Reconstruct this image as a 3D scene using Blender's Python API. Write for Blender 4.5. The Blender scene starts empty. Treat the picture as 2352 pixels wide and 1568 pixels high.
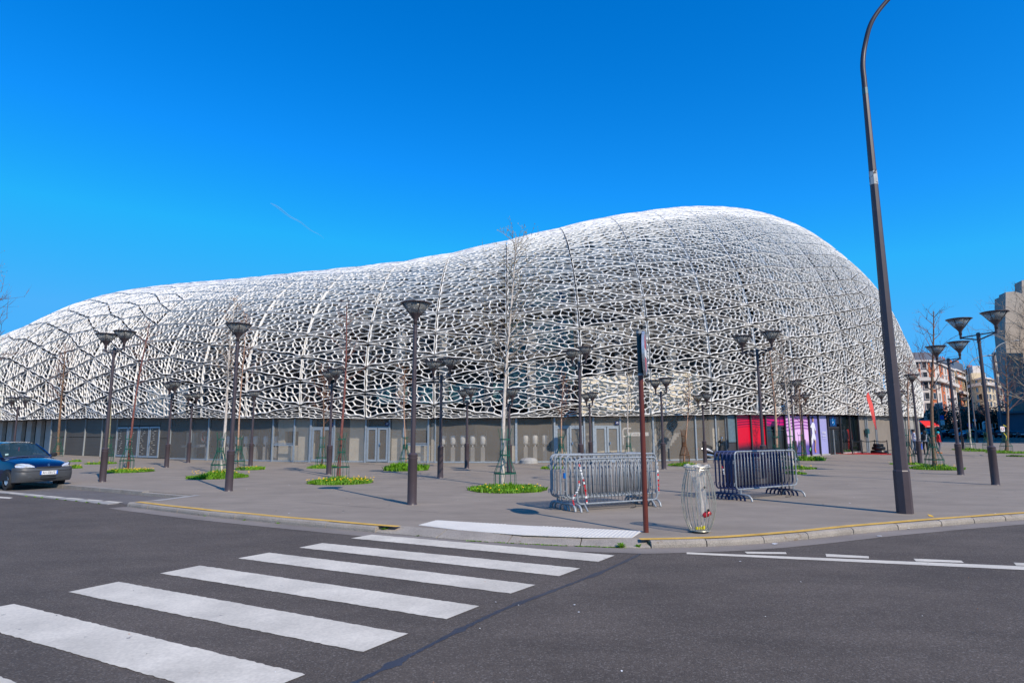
import bpy, bmesh, math, random
import numpy as np
from mathutils import Vector, Matrix
random.seed(7)
scene = bpy.context.scene
col = scene.collection
PI = math.pi
R_ = math.radians

# ---------------------------------------------------------------- camera
F, CX, CY = 1420.0, 1176.0, 784.0        # focal length and centre, in units of a 2352 px wide picture
PITCH, ROLL = R_(8.45), 0.0043
cam_d = bpy.data.cameras.new('camera'); cam = bpy.data.objects.new('camera', cam_d); col.objects.link(cam)
cam_d.sensor_width = 36.0; cam_d.lens = F / 2352 * 36.0; cam_d.clip_start = 0.1; cam_d.clip_end = 6000
C0 = Vector((0, 0, 1.6))
_W = Vector((0, math.cos(PITCH), math.sin(PITCH))); _u = Vector((0, -math.sin(PITCH), math.cos(PITCH))); _r = Vector((1, 0, 0))
_R = _r * math.cos(ROLL) - _u * math.sin(ROLL); _U = _u * math.cos(ROLL) + _r * math.sin(ROLL)
cam.matrix_world = Matrix(((_R.x, _U.x, -_W.x, C0.x), (_R.y, _U.y, -_W.y, C0.y), (_R.z, _U.z, -_W.z, C0.z), (0, 0, 0, 1)))
scene.camera = cam
scene.render.resolution_x = 1024; scene.render.resolution_y = 682

# ---------------------------------------------------------------- sky and sun
SUN_EL, SUN_AZ = 40.0, 145.0             # azimuth clockwise from +Y (the sun stands behind the camera to the right)
w = bpy.data.worlds.new('World'); scene.world = w; w.use_nodes = True
nt = w.node_tree; nt.nodes.clear()
sky = nt.nodes.new('ShaderNodeTexSky'); sky.sky_type = 'NISHITA'; sky.sun_disc = False
sky.sun_elevation = R_(SUN_EL); sky.sun_rotation = R_(SUN_AZ)
sky.air_density = 1.0; sky.dust_density = 0.15; sky.ozone_density = 3.0; sky.altitude = 0
hs = nt.nodes.new('ShaderNodeHueSaturation'); hs.inputs['Saturation'].default_value = 1.42; hs.inputs['Hue'].default_value = 0.5
bg = nt.nodes.new('ShaderNodeBackground'); bg.inputs['Strength'].default_value = 0.135
wo = nt.nodes.new('ShaderNodeOutputWorld')
nt.links.new(sky.outputs[0], hs.inputs['Color']); 
tint = nt.nodes.new('ShaderNodeMix'); tint.data_type = 'RGBA'; tint.blend_type = 'MULTIPLY'; tint.inputs[0].default_value = 1; tint.inputs[7].default_value = (.38, 1.46, 1.78, 1)
cap = nt.nodes.new('ShaderNodeMix'); cap.data_type = 'RGBA'; cap.blend_type = 'DARKEN'; cap.inputs[0].default_value = 1; cap.inputs[7].default_value = (.55, 3.3, 7.2, 1)
nt.links.new(hs.outputs[0], tint.inputs[6]); nt.links.new(tint.outputs[2], cap.inputs[6]); nt.links.new(cap.outputs[2], bg.inputs['Color']); nt.links.new(bg.outputs[0], wo.inputs[0])
sd = bpy.data.lights.new('sun', 'SUN'); sd.energy = 5.0; sd.angle = R_(0.5); sd.color = (1.0, 0.885, 0.75)
sun = bpy.data.objects.new('sun', sd); col.objects.link(sun)
sv = Vector((math.sin(R_(SUN_AZ)) * math.cos(R_(SUN_EL)), math.cos(R_(SUN_AZ)) * math.cos(R_(SUN_EL)), math.sin(R_(SUN_EL))))
sun.rotation_euler = sv.to_track_quat('Z', 'Y').to_euler(); sun.location = (20, -30, 40)
vs = scene.view_settings; vs.view_transform = 'Standard'; vs.look = 'None'; vs.gamma = 1; vs.exposure = 0.0; vs.use_curve_mapping = False
scene.cycles.transparent_max_bounces = 16; scene.cycles.max_bounces = 6

# ---------------------------------------------------------------- helpers
ROAD = -0.10
def ray(x, y): return _W + _R * ((x - CX) / F) + _U * ((CY - y) / F)
def at(x, y, z=0.0):
    d = ray(x, y); return C0 + d * ((z - C0.z) / d.z)
def atY(x, y, Y):
    d = ray(x, y); return C0 + d * (Y / d.y)

def tag(o, label=None, cat=None, group=None, kind=None):
    if label: o['label'] = label
    if cat: o['category'] = cat
    if group: o['group'] = group
    if kind: o['kind'] = kind
    return o
def empty(name, loc, rz=0, label=None, cat=None, group=None, kind=None):
    o = bpy.data.objects.new(name, None); col.objects.link(o); o.location = loc; o.rotation_euler = (0, 0, rz)
    o.empty_display_size = 0.1
    return tag(o, label, cat, group, kind)
def inst(name, me, parent=None, loc=(0, 0, 0), rot=(0, 0, 0), sc=None):
    o = bpy.data.objects.new(name, me); col.objects.link(o)
    if parent: o.parent = parent
    o.location = loc; o.rotation_euler = rot
    if sc: o.scale = sc
    return o
def copy_tree(o, parent=None):
    c = o.copy(); col.objects.link(c)
    if parent: c.parent = parent
    for ch in list(o.children): copy_tree(ch, c)
    return c

class MB:
    def __init__(s): s.v = []; s.f = []; s.m = []
    def add(s, vs_, fs, mi=0):
        n = len(s.v); s.v.extend([tuple(v) for v in vs_]); s.f.extend([tuple(i + n for i in f) for f in fs]); s.m.extend([mi] * len(fs)); return s
    def box(s, c, d, rz=0, mi=0, tilt=None):
        x, y, z = d[0] / 2, d[1] / 2, d[2] / 2
        vs_ = [Vector((a, b, e)) for a in (-x, x) for b in (-y, y) for e in (-z, z)]
        M = Matrix.Rotation(rz, 3, 'Z')
        if tilt: M = M @ tilt
        vs_ = [M @ v + Vector(c) for v in vs_]
        return s.add(vs_, [(0, 1, 3, 2), (4, 6, 7, 5), (0, 4, 5, 1), (2, 3, 7, 6), (0, 2, 6, 4), (1, 5, 7, 3)], mi)
    def wall(s, p, q, z0, z1, t, mi=0):      # a slab between two plan points, thickness t behind the line
        p = Vector((p[0], p[1])); q = Vector((q[0], q[1])); d = (q - p).normalized(); n = Vector((-d.y, d.x)) * t
        vs_ = [(a.x, a.y, z) for z in (z0, z1) for a in (p, q, q + n, p + n)]
        return s.add(vs_, [(0, 3, 2, 1), (4, 5, 6, 7), (0, 1, 5, 4), (1, 2, 6, 5), (2, 3, 7, 6), (3, 0, 4, 7)], mi)
    def tube(s, pts, r, n=8, mi=0, cap=True, closed=False):
        pts = [Vector(p) for p in pts]; N = len(pts)
        rr = r if isinstance(r, (list, tuple)) else [r] * N
        up = None; vs_ = []; fs = []
        for i, p in enumerate(pts):
            if closed: t = pts[(i + 1) % N] - pts[i - 1]
            else: t = pts[min(i + 1, N - 1)] - pts[max(i - 1, 0)]
            t.normalize()
            if up is None: up = t.orthogonal().normalized()
            up = (up - t * up.dot(t))
            if up.length < 1e-5: up = t.orthogonal()
            up.normalize(); b = t.cross(up)
            for k in range(n):
                a = 2 * PI * k / n; vs_.append(p + (up * math.cos(a) + b * math.sin(a)) * rr[i])
        M = N if closed else N - 1
        for i in range(M):
            j = (i + 1) % N
            for k in range(n):
                l = (k + 1) % n; fs.append((i * n + k, i * n + l, j * n + l, j * n + k))
        if cap and not closed:
            fs.append(tuple(range(n - 1, -1, -1))); fs.append(tuple((N - 1) * n + k for k in range(n)))
        return s.add(vs_, fs, mi)
    def lathe(s, prof, n=20, c=(0, 0, 0), mi=0, a0=0.0):
        vs_ = []; fs = []
        for r, z in prof:
            for k in range(n):
                a = a0 + 2 * PI * k / n; vs_.append((c[0] + r * math.cos(a), c[1] + r * math.sin(a), c[2] + z))
        for i in range(len(prof) - 1):
            for k in range(n):
                l = (k + 1) % n; fs.append((i * n + k, i * n + l, (i + 1) * n + l, (i + 1) * n + k))
        fs.append(tuple(range(n - 1, -1, -1))); fs.append(tuple((len(prof) - 1) * n + k for k in range(n)))
        return s.add(vs_, fs, mi)
    def poly(s, pts, mi=0): return s.add(pts, [tuple(range(len(pts)))], mi)
    def prism(s, pts, z0, z1, mi=0):
        n = len(pts); vs_ = [(p[0], p[1], z0) for p in pts] + [(p[0], p[1], z1) for p in pts]
        fs = [tuple(range(n - 1, -1, -1)), tuple(range(n, 2 * n))] + [(i, (i + 1) % n, n + (i + 1) % n, n + i) for i in range(n)]
        return s.add(vs_, fs, mi)
    def mesh(s, name, mats, smooth=False):
        me = bpy.data.meshes.new(name); me.from_pydata(s.v, [], s.f)
        for m in (mats if isinstance(mats, (list, tuple)) else [mats]): me.materials.append(m)
        if any(s.m): me.polygons.foreach_set('material_index', s.m)
        if smooth: me.polygons.foreach_set('use_smooth', [True] * len(me.polygons))
        me.update(); return me
    def build(s, name, mats, parent=None, smooth=False, loc=(0, 0, 0), rot=(0, 0, 0)):
        me = s.mesh(name, mats, smooth)
        if smooth:
            try: me.set_sharp_from_angle(angle=R_(40))
            except Exception: pass
        return inst(name, me, parent, loc, rot)

MATS = {}
def pm(name, c, rough=0.7, metal=0.0, var=0.12, scale=6.0, bump=0.0, bscale=60.0, spec=0.5, coat=0.0, alpha=None, trans=0.0, fine=0.0, fscale=220.0, speck=None):
    """principled material: colour mottled by two sizes of noise, optional bump and specks"""
    m = bpy.data.materials.new(name); m.use_nodes = True; t = m.node_tree; N = t.nodes; L = t.links
    b = N['Principled BSDF']; b.inputs['Roughness'].default_value = rough; b.inputs['Metallic'].default_value = metal
    b.inputs['Specular IOR Level'].default_value = spec; b.inputs['Coat Weight'].default_value = coat
    if alpha is not None: b.inputs['Alpha'].default_value = alpha
    if trans: b.inputs['Transmission Weight'].default_value = trans
    tc = N.new('ShaderNodeTexCoord'); out = None
    def noise(sc, det=4, rgh=0.6):
        n = N.new('ShaderNodeTexNoise'); n.inputs['Scale'].default_value = sc; n.inputs['Detail'].default_value = det; n.inputs['Roughness'].default_value = rgh
        L.new(tc.outputs['Object'], n.inputs['Vector']); return n
    def mulcol(prev, src, lo, hi, a, bb):
        mr = N.new('ShaderNodeMapRange'); mr.inputs[1].default_value = lo; mr.inputs[2].default_value = hi; mr.inputs[3].default_value = a; mr.inputs[4].default_value = bb
        L.new(src, mr.inputs[0])
        mx = N.new('ShaderNodeMix'); mx.data_type = 'RGBA'; mx.blend_type = 'MULTIPLY'; mx.inputs[0].default_value = 1
        cc = N.new('ShaderNodeCombineColor'); [L.new(mr.outputs[0], cc.inputs[i]) for i in range(3)]
        if prev is None: mx.inputs[6].default_value = (*c, 1)
        else: L.new(prev, mx.inputs[6])
        L.new(cc.outputs[0], mx.inputs[7]); return mx.outputs[2]
    if var: out = mulcol(None, noise(scale).outputs[0], 0.3, 0.7, 1 - var, 1 + var)
    if fine: out = mulcol(out, noise(fscale, 2, 0.5).outputs[0], 0.3, 0.7, 1 - fine, 1 + fine)
    if speck:                                   # (colour, noise scale, threshold): chips, gum, stains with a shape of their own
        sc_, ssc, th = speck; n = noise(ssc, 3, 0.7)
        mr = N.new('ShaderNodeMapRange'); mr.inputs[1].default_value = th; mr.inputs[2].default_value = th + 0.03; L.new(n.outputs[0], mr.inputs[0])
        mx = N.new('ShaderNodeMix'); mx.data_type = 'RGBA'; L.new(mr.outputs[0], mx.inputs[0])
        if out: L.new(out, mx.inputs[6])
        else: mx.inputs[6].default_value = (*c, 1)
        mx.inputs[7].default_value = (*sc_, 1); out = mx.outputs[2]
    if out: L.new(out, b.inputs['Base Color'])
    else: b.inputs['Base Color'].default_value = (*c, 1)
    if bump:
        bn = noise(bscale, 4, 0.6); bp = N.new('ShaderNodeBump'); bp.inputs['Strength'].default_value = bump; bp.inputs['Distance'].default_value = 0.02
        L.new(bn.outputs[0], bp.inputs['Height']); L.new(bp.outputs[0], b.inputs['Normal'])
    MATS[name] = m; return m

M_lat = pm('white_concrete', (0.77, 0.75, 0.71), 0.6, var=0.07, scale=0.8, fine=0.05, fscale=9)
M_latroof = M_lat
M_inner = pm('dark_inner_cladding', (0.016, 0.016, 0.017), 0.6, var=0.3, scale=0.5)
M_glassw = pm('facade_glass', (0.03, 0.06, 0.07), 0.08, var=0.2, scale=0.4, spec=0.8)
M_roof = pm('roof_membrane', (0.11, 0.113, 0.118), 0.6, var=0.12, scale=0.7)
M_slab = pm('floor_concrete', (0.32, 0.31, 0.29), 0.8, var=0.15, scale=2)
M_beige = pm('beige_concrete', (0.66, 0.60, 0.49), 0.85, var=0.1, scale=1.5, fine=0.06, fscale=12)
M_steelg = pm('grey_steel', (0.26, 0.28, 0.29), 0.45, var=0.1, scale=4)
M_galv = pm('galvanised_steel', (0.42, 0.46, 0.50), 0.38, 0.55, var=0.22, scale=25, fine=0.12, fscale=120)
M_galvlight = pm('pale_galvanised_frame', (0.30, 0.34, 0.375), 0.45, 0.3, var=0.15, scale=12, fine=0.1)
M_pole = pm('brown_pole_paint', (0.060, 0.044, 0.049), 0.42, var=0.12, scale=5, speck=((0.4, 0.38, 0.36), 26, 0.735))
M_polered = pm('rust_red_paint', (0.115, 0.022, 0.012), 0.4, var=0.15, scale=6, speck=((0.4, 0.3, 0.28), 30, 0.75))
M_black = pm('black_paint', (0.012, 0.012, 0.013), 0.4, var=0.1)
M_blackmat = pm('black_rubber', (0.018, 0.018, 0.018), 0.8, var=0.15)
M_green = pm('green_guard_paint', (0.008, 0.085, 0.052), 0.45, var=0.25, scale=10)
M_frost = pm('lamp_glass', (0.33, 0.34, 0.33), 0.3, var=0.08, alpha=0.42, trans=0.2)
M_clearlamp = pm('lamp_bowl', (0.35, 0.37, 0.38), 0.2, var=0.05, alpha=0.6)
M_white = pm('white_paint', (0.72, 0.72, 0.71), 0.5, var=0.05)
M_plast = pm('white_turnstile', (0.75, 0.75, 0.73), 0.5, var=0.05)
M_bluepaint = pm('blue_barrier_paint', (0.015, 0.026, 0.095), 0.5, var=0.2, scale=14, speck=((0.4, 0.45, 0.55), 22, 0.7))
M_red = pm('red_tape', (0.62, 0.012, 0.02), 0.4, var=0.08)
M_dirtwhite = pm('white_tape', (0.78, 0.77, 0.76), 0.4, var=0.05)
M_orange = pm('orange_shoe', (0.7, 0.16, 0.02), 0.6)
M_flag = pm('coral_flag_cloth', (0.78, 0.09, 0.075), 0.7, var=0.06, scale=3)
M_glass = pm('dark_window_glass', (0.022, 0.028, 0.034), 0.1, var=0.3, scale=0.6, spec=0.8)
M_shop = pm('shop_inside', (0.02, 0.02, 0.022), 0.7, var=0.4, scale=2)
M_metald = pm('anthracite_frame', (0.045, 0.042, 0.045), 0.45, var=0.1)
M_barkw = pm('pale_birch_bark', (0.52, 0.46, 0.40), 0.85, var=0.25, scale=9, speck=((0.10, 0.08, 0.07), 16, 0.64))
M_barkp = pm('pinkish_bark', (0.40, 0.24, 0.16), 0.85, var=0.3, scale=12, speck=((0.16, 0.10, 0.07), 20, 0.62))
M_barkr = pm('red_cherry_bark', (0.17, 0.055, 0.042), 0.6, var=0.35, scale=14, speck=((0.30, 0.22, 0.18), 25, 0.66))
M_barkb = pm('brown_bark', (0.17, 0.10, 0.06), 0.85, var=0.35, scale=12, speck=((0.35, 0.28, 0.18), 16, 0.62))
M_barkg = pm('grey_green_bark', (0.20, 0.18, 0.11), 0.85, var=0.3, scale=8)
M_twigr = pm('reddish_twig', (0.16, 0.07, 0.05), 0.8, var=0.3, scale=10)
M_twigg = pm('grey_twig', (0.24, 0.19, 0.14), 0.8, var=0.3, scale=10)
M_bud = pm('yellow_green_bud', (0.22, 0.17, 0.02), 0.7, var=0.3)
M_bud2 = pm('rusty_bud', (0.25, 0.10, 0.02), 0.7, var=0.3)
M_yel = pm('dandelion_yellow', (0.85, 0.48, 0.01), 0.7, var=0.1)
M_chrome = pm('bright_metal', (0.7, 0.7, 0.72), 0.2, 0.9, var=0.05)

def leafmat(name, c, var=0.45, sc=5, trans=0.3):
    m = pm(name, c, 0.6, var=var, scale=sc, fine=0.3, fscale=40); t = m.node_tree
    b = t.nodes['Principled BSDF']; o = t.nodes['Material Output']
    tr = t.nodes.new('ShaderNodeBsdfTranslucent'); tr.inputs[0].default_value = (c[0] * 1.6, c[1] * 1.5, c[2], 1)
    mx = t.nodes.new('ShaderNodeMixShader'); mx.inputs[0].default_value = trans
    t.links.new(b.outputs[0], mx.inputs[1]); t.links.new(tr.outputs[0], mx.inputs[2]); t.links.new(mx.outputs[0], o.inputs[0]); return m
M_grass = leafmat('grass_blade', (0.14, 0.30, 0.010))
M_hedge = leafmat('dark_evergreen_leaf', (0.018, 0.03, 0.012), trans=0.1)

def meshmat(name, c, see, stripes=45.0, metal=0.15):
    """perforated sheet: grey metal with fine horizontal slots one can see through"""
    m = pm(name, c, 0.62, metal, var=0.10, scale=0.7, spec=0.3); t = m.node_tree; N = t.nodes; L = t.links
    b = N['Principled BSDF']; o = N['Material Output']
    tc = N.new('ShaderNodeTexCoord'); sp = N.new('ShaderNodeSeparateXYZ'); L.new(tc.outputs['Object'], sp.inputs[0])
    mu = N.new('ShaderNodeMath'); mu.operation = 'MULTIPLY'; mu.inputs[1].default_value = stripes; L.new(sp.outputs[2], mu.inputs[0])
    nz = N.new('ShaderNodeTexNoise'); nz.inputs['Scale'].default_value = 1.2; L.new(tc.outputs['Object'], nz.inputs['Vector'])
    ad = N.new('ShaderNodeMath'); ad.operation = 'MULTIPLY_ADD'; ad.inputs[1].default_value = 1.6; L.new(nz.outputs[0], ad.inputs[0]); L.new(mu.outputs[0], ad.inputs[2])
    si = N.new('ShaderNodeMath'); si.operation = 'SINE'; L.new(ad.outputs[0], si.inputs[0])
    mr = N.new('ShaderNodeMapRange'); mr.inputs[1].default_value = -1; mr.inputs[2].default_value = 1; mr.inputs[3].default_value = see - 0.10; mr.inputs[4].default_value = see + 0.10
    L.new(si.outputs[0], mr.inputs[0])
    tr = N.new('ShaderNodeBsdfTransparent'); mx = N.new('ShaderNodeMixShader')
    L.new(mr.outputs[0], mx.inputs[0]); L.new(b.outputs[0], mx.inputs[1]); L.new(tr.outputs[0], mx.inputs[2]); L.new(mx.outputs[0], o.inputs[0]); return m
M_mesh = meshmat('slotted_steel_sheet', (0.36, 0.325, 0.28), 0.76, 105)
M_meshd = meshmat('dense_steel_sheet', (0.115, 0.10, 0.082), 0.10, 60, 0.0)

# ground materials
def asphalt(name, c, fine, bump, patch=0.10, chips=0.0, streak=0.0):
    m = pm(name, c, 0.85, var=patch, scale=0.45, fine=fine, fscale=75, bump=bump, bscale=110, spec=0.3)
    t = m.node_tree; N = t.nodes; L = t.links; b = N['Principled BSDF']; src = b.inputs['Base Color'].links[0].from_socket
    tc = [n for n in N if n.type == 'TEX_COORD'][0]
    vo = N.new('ShaderNodeTexVoronoi'); vo.inputs['Scale'].default_value = 85; L.new(tc.outputs['Object'], vo.inputs['Vector'])
    sp = N.new('ShaderNodeSeparateColor'); L.new(vo.outputs['Color'], sp.inputs[0])
    mr = N.new('ShaderNodeMapRange'); mr.inputs[1].default_value = 0.86; mr.inputs[2].default_value = 0.93; mr.inputs[3].default_value = 0; mr.inputs[4].default_value = chips
    L.new(sp.outputs[0], mr.inputs[0])
    mx = N.new('ShaderNodeMix'); mx.data_type = 'RGBA'; L.new(mr.outputs[0], mx.inputs[0]); L.new(src, mx.inputs[6]); mx.inputs[7].default_value = (0.34, 0.31, 0.28, 1)
    # broad worn and stained areas
    n2 = N.new('ShaderNodeTexNoise'); n2.inputs['Scale'].default_value = 1.6; n2.inputs['Detail'].default_value = 7; n2.inputs['Roughness'].default_value = 0.7
    mp = N.new('ShaderNodeMapping'); mp.inputs['Scale'].default_value = (0.45, 1.0, 1.0); mp.inputs['Rotation'].default_value = (0, 0, 0.5)
    L.new(tc.outputs['Object'], mp.inputs[0]); L.new(mp.outputs[0], n2.inputs['Vector'])
    r2 = N.new('ShaderNodeMapRange'); r2.inputs[1].default_value = 0.35; r2.inputs[2].default_value = 0.7; r2.inputs[3].default_value = 1 - streak; r2.inputs[4].default_value = 1 + streak
    L.new(n2.outputs[0], r2.inputs[0])
    m2 = N.new('ShaderNodeMix'); m2.data_type = 'RGBA'; m2.blend_type = 'MULTIPLY'; m2.inputs[0].default_value = 1
    cc = N.new('ShaderNodeCombineColor'); [L.new(r2.outputs[0], cc.inputs[i]) for i in range(3)]
    L.new(mx.outputs[2], m2.inputs[6]); L.new(cc.outputs[0], m2.inputs[7])
    L.new(m2.outputs[2], b.inputs['Base Color']); return m
M_road = asphalt('road_asphalt', (0.102, 0.083, 0.068), 0.30, 0.6, 0.12, 0.28, 0.17)
M_bay = asphalt('bay_asphalt', (0.14, 0.125, 0.115), 0.2, 0.4, 0.14, 0.3, 0.15)
M_plaza = asphalt('plaza_asphalt', (0.258, 0.217, 0.174), 0.08, 0.12, 0.09, 0.0, 0.13)
M_gutter = asphalt('gutter_asphalt', (0.22, 0.19, 0.165), 0.12, 0.2, 0.12, 0.1, 0.16)
M_ramp = asphalt('ramp_asphalt', (0.21, 0.19, 0.175), 0.08, 0.15, 0.08, 0.0, 0.08)
M_granite = pm('granite_kerb', (0.285, 0.25, 0.21), 0.8, var=0.16, scale=2.2, fine=0.22, fscale=60, bump=0.5, bscale=45, speck=((0.20, 0.15, 0.10), 4.5, 0.66))
M_yline = pm('worn_yellow_paint', (0.62, 0.37, 0.06), 0.7, var=0.2, scale=3, fine=0.12, fscale=40, speck=((0.36, 0.32, 0.26), 9, 0.66))
M_stripe = pm('crossing_paint', (0.59, 0.535, 0.44), 0.65, var=0.15, scale=1.6, fine=0.09, fscale=38, speck=((0.26, 0.24, 0.21), 7.5, 0.70))
M_tact = pm('tactile_resin', (0.64, 0.61, 0.55), 0.6, var=0.05, scale=2)
M_tar = pm('tar_joint', (0.036, 0.034, 0.040), 0.4, var=0.2, scale=4)
M_gran2 = pm('ramp_granite', (0.34, 0.32, 0.29), 0.8, var=0.12, scale=2.0, fine=0.15, fscale=60)

# ================================================================ GROUND
def cat(pts, per=8, closed=False):
    P = [Vector(p) for p in pts]; out = []
    for i in range(len(P) - 1):
        a, b, c, d = P[max(i - 1, 0)], P[i], P[i + 1], P[min(i + 2, len(P) - 1)]
        for k in range(per):
            t = k / per; out.append(0.5 * (2 * b + (c - a) * t + (2 * a - 5 * b + 4 * c - d) * t * t + (3 * b - a - 3 * c + d) * t ** 3))
    out.append(P[-1]); return out
kerb_px = [(292, 1163), (446, 1182), (605, 1198.5), (764, 1213.5), (902, 1226), (1080, 1242), (1268, 1252), (1413, 1257), (1510, 1258), (1747, 1247.6), (2044, 1218), (2352, 1193), (2700, 1170)]
kerb = [at(x, y, ROAD) for x, y in kerb_px]
kerb.append(kerb[-1] + (kerb[-1] - kerb[-2]).normalized() * 30)
kerb = cat(kerb, 8)
def offs(path, d):
    out = []
    for i, p in enumerate(path):
        t = (path[min(i + 1, len(path) - 1)] - path[max(i - 1, 0)]); n = Vector((-t.y, t.x, 0)).normalized(); out.append(p + n * d)
    return out
def strip(a, b, z):     # sheet between two paths
    vs_ = [(p.x, p.y, z) for p in a] + [(p.x, p.y, z) for p in b]; n = len(a)
    return vs_, [(i, i + 1, n + i + 1, n + i) for i in range(n - 1)]
back = (at(165, 1113), at(455, 1137))            # plaza edge behind the parking bay
bdir = (back[0] - back[1]).normalized(); far_l = back[1] + bdir * 95
# underlying ground and road
g = MB(); g.poly([(-900, -120, ROAD - 0.04), (900, -120, ROAD - 0.04), (900, 1600, ROAD - 0.04), (-900, 1600, ROAD - 0.04)])
tag(g.build('ground', pm('far_ground', (0.10, 0.10, 0.10), 0.9)), kind='structure')
g = MB(); g.poly([(-220, -60, ROAD), (220, -60, ROAD), (220, 160, ROAD), (-220, 160, ROAD)])
tag(g.build('road', M_road), kind='structure')
# plaza: one slab with the kerb as its edge
inner = offs(kerb, 0.30)
pl = [(p.x, p.y) for p in inner]
fr = [at(2352, 1018), at(2290, 1014.5), at(2166, 1013)]
outl = pl + [(115, 62), (fr[0].x + 20, fr[0].y - 14)] + [(p.x, p.y) for p in fr] + [(50, 150), (-120, 150), (far_l.x, far_l.y), (back[1].x, back[1].y)]
g = MB(); g.prism(outl, ROAD - 0.02, 0.0); tag(g.build('plaza', M_plaza), kind='structure')
# gutter sheet
g = MB(); k2 = offs(kerb, -0.42); k1 = offs(kerb, -0.02); g.add(*strip(k2, k1, ROAD + 0.004)); tag(g.build('gutter', M_gutter), kind='structure')
# kerb stones
kb = empty('kerb', (0, 0, 0), kind='structure')
cum = [0.0]
for i in range(1, len(kerb)): cum.append(cum[-1] + (kerb[i] - kerb[i - 1]).length)
def pt_at(path, s):
    s = max(0, min(s, cum[-1])); i = max(j for j in range(len(cum)) if cum[j] <= s + 1e-9); i = min(i, len(cum) - 2)
    t = (s - cum[i]) / (cum[i + 1] - cum[i]); return path[i].lerp(path[i + 1], t)
def px_of(P):
    d = Vector(P) - C0; ww = d.dot(_W); return CX + F * d.dot(_R) / ww, CY - F * d.dot(_U) / ww
s = 0.0; rk = random.Random(3)
while s < min(cum[-1], 34):
    L_ = rk.uniform(0.85, 1.35); mid = px_of(pt_at(kerb, s + L_ / 2))[0]
    low = 905 < mid < 1460
    prof = [(0.0, ROAD - 0.02), (0.0, -0.055), (0.012, -0.02), (0.05, 0.0 + rk.uniform(-.004, .008)), (0.30, 0.002), (0.30, ROAD - 0.02)]
    if low: prof = [(0.0, ROAD - 0.02), (0.0, -0.088), (0.015, -0.078), (0.08, -0.06), (0.30, 0.0), (0.30, ROAD - 0.02)]
    n = 4; mb = MB(); paths = {}
    for j in range(n + 1):
        sj = s + 0.006 + (L_ - 0.012) * j / n; p = pt_at(kerb, sj); q = pt_at(kerb, sj + 0.02); t = (q - p).normalized(); nn = Vector((-t.y, t.x, 0))
        wob = rk.uniform(-.006, .006)
        for o, z in prof: mb.v.append(tuple(Vector((p.x, p.y, 0)) + nn * (o + wob) + Vector((0, 0, z))))
    m_ = len(prof)
    for j in range(n):
        for k in range(m_): mb.f.append((j * m_ + k, (j + 1) * m_ + k, (j + 1) * m_ + (k + 1) % m_, j * m_ + (k + 1) % m_)); mb.m.append(0)
    mb.f.append(tuple(range(m_))); mb.f.append(tuple(n * m_ + k for k in range(m_ - 1, -1, -1))); mb.m += [0, 0]
    mb.build('kerb_stone', M_granite, kb)
    s += L_ + 0.004
def kline(s0, s1):
    mb = MB(); a = []; b = []
    for j in range(60):
        sj = s0 + (s1 - s0) * j / 59; p = pt_at(kerb, sj); q = pt_at(kerb, sj + 0.02); t = (q - p).normalized(); nn = Vector((-t.y, t.x, 0))
        wv = 0.008 * math.sin(sj * 3.1); a.append(p + nn * (0.080 + wv)); b.append(p + nn * (0.225 + wv))
    mb.add(*strip(a, b, 0.0095)); mb.build('yellow_line', M_yline, kb)
sk = [(cum[i], px_of(kerb[i])[0]) for i in range(len(kerb))]
s_of = lambda X: next(c for c, x in sk if x >= X)
kline(0.15, s_of(885)); kline(s_of(1470), 33.5)
# parking bay
strip_px = [(-260, 1104), (0, 1132), (150, 1147), (292, 1163)]
sp_ = [at(x, y, ROAD) for x, y in strip_px]
g = MB(); ramp = at(355, 1150)
g.poly([(v.x, v.y, ROAD + 0.004) for v in [sp_[0], sp_[1], sp_[2], sp_[3] + Vector((0.2, 0.25, 0)), ramp, back[1], back[0], back[1] + bdir * 40]])
tag(g.build('parking_bay', M_bay), kind='structure')
d_ = (sp_[3] - sp_[1]).normalized(); n_ = Vector((-d_.y, d_.x, 0))
ks = empty('bay_edge_strip', (0, 0, 0), kind='structure')
a0 = sp_[3] - d_ * 46; k = 0; Lt = 46
while Lt > 1.0:
    mb = MB(); e = a0 + d_ * 1.1
    mb.prism([(a0 + d_ * .01), (e - d_ * .01), (e + n_ * 0.28 - d_ * .01), (a0 + n_ * 0.28 + d_ * .01)], ROAD - .01, ROAD + 0.016); mb.build('edge_stone', M_gran2, ks); a0 = e; Lt -= 1.1
for k in range(8):
    x0 = 16 + 44.3 * k; A = at(x0, 1133.6 + 0.0865 * (x0 - 16), ROAD); B = at(x0 + 33, 1133.6 + 0.0865 * (x0 + 33 - 16), ROAD)
    if x0 > 270: break
    t = d_; mb = MB(); mb.poly([(*(A - n_ * .02)[:2], ROAD + .021), (*(B - n_ * .02)[:2], ROAD + .021), (*(B + n_ * .13)[:2], ROAD + .021), (*(A + n_ * .13)[:2], ROAD + .021)]); mb.build('white_dash', M_stripe, ks)
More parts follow.
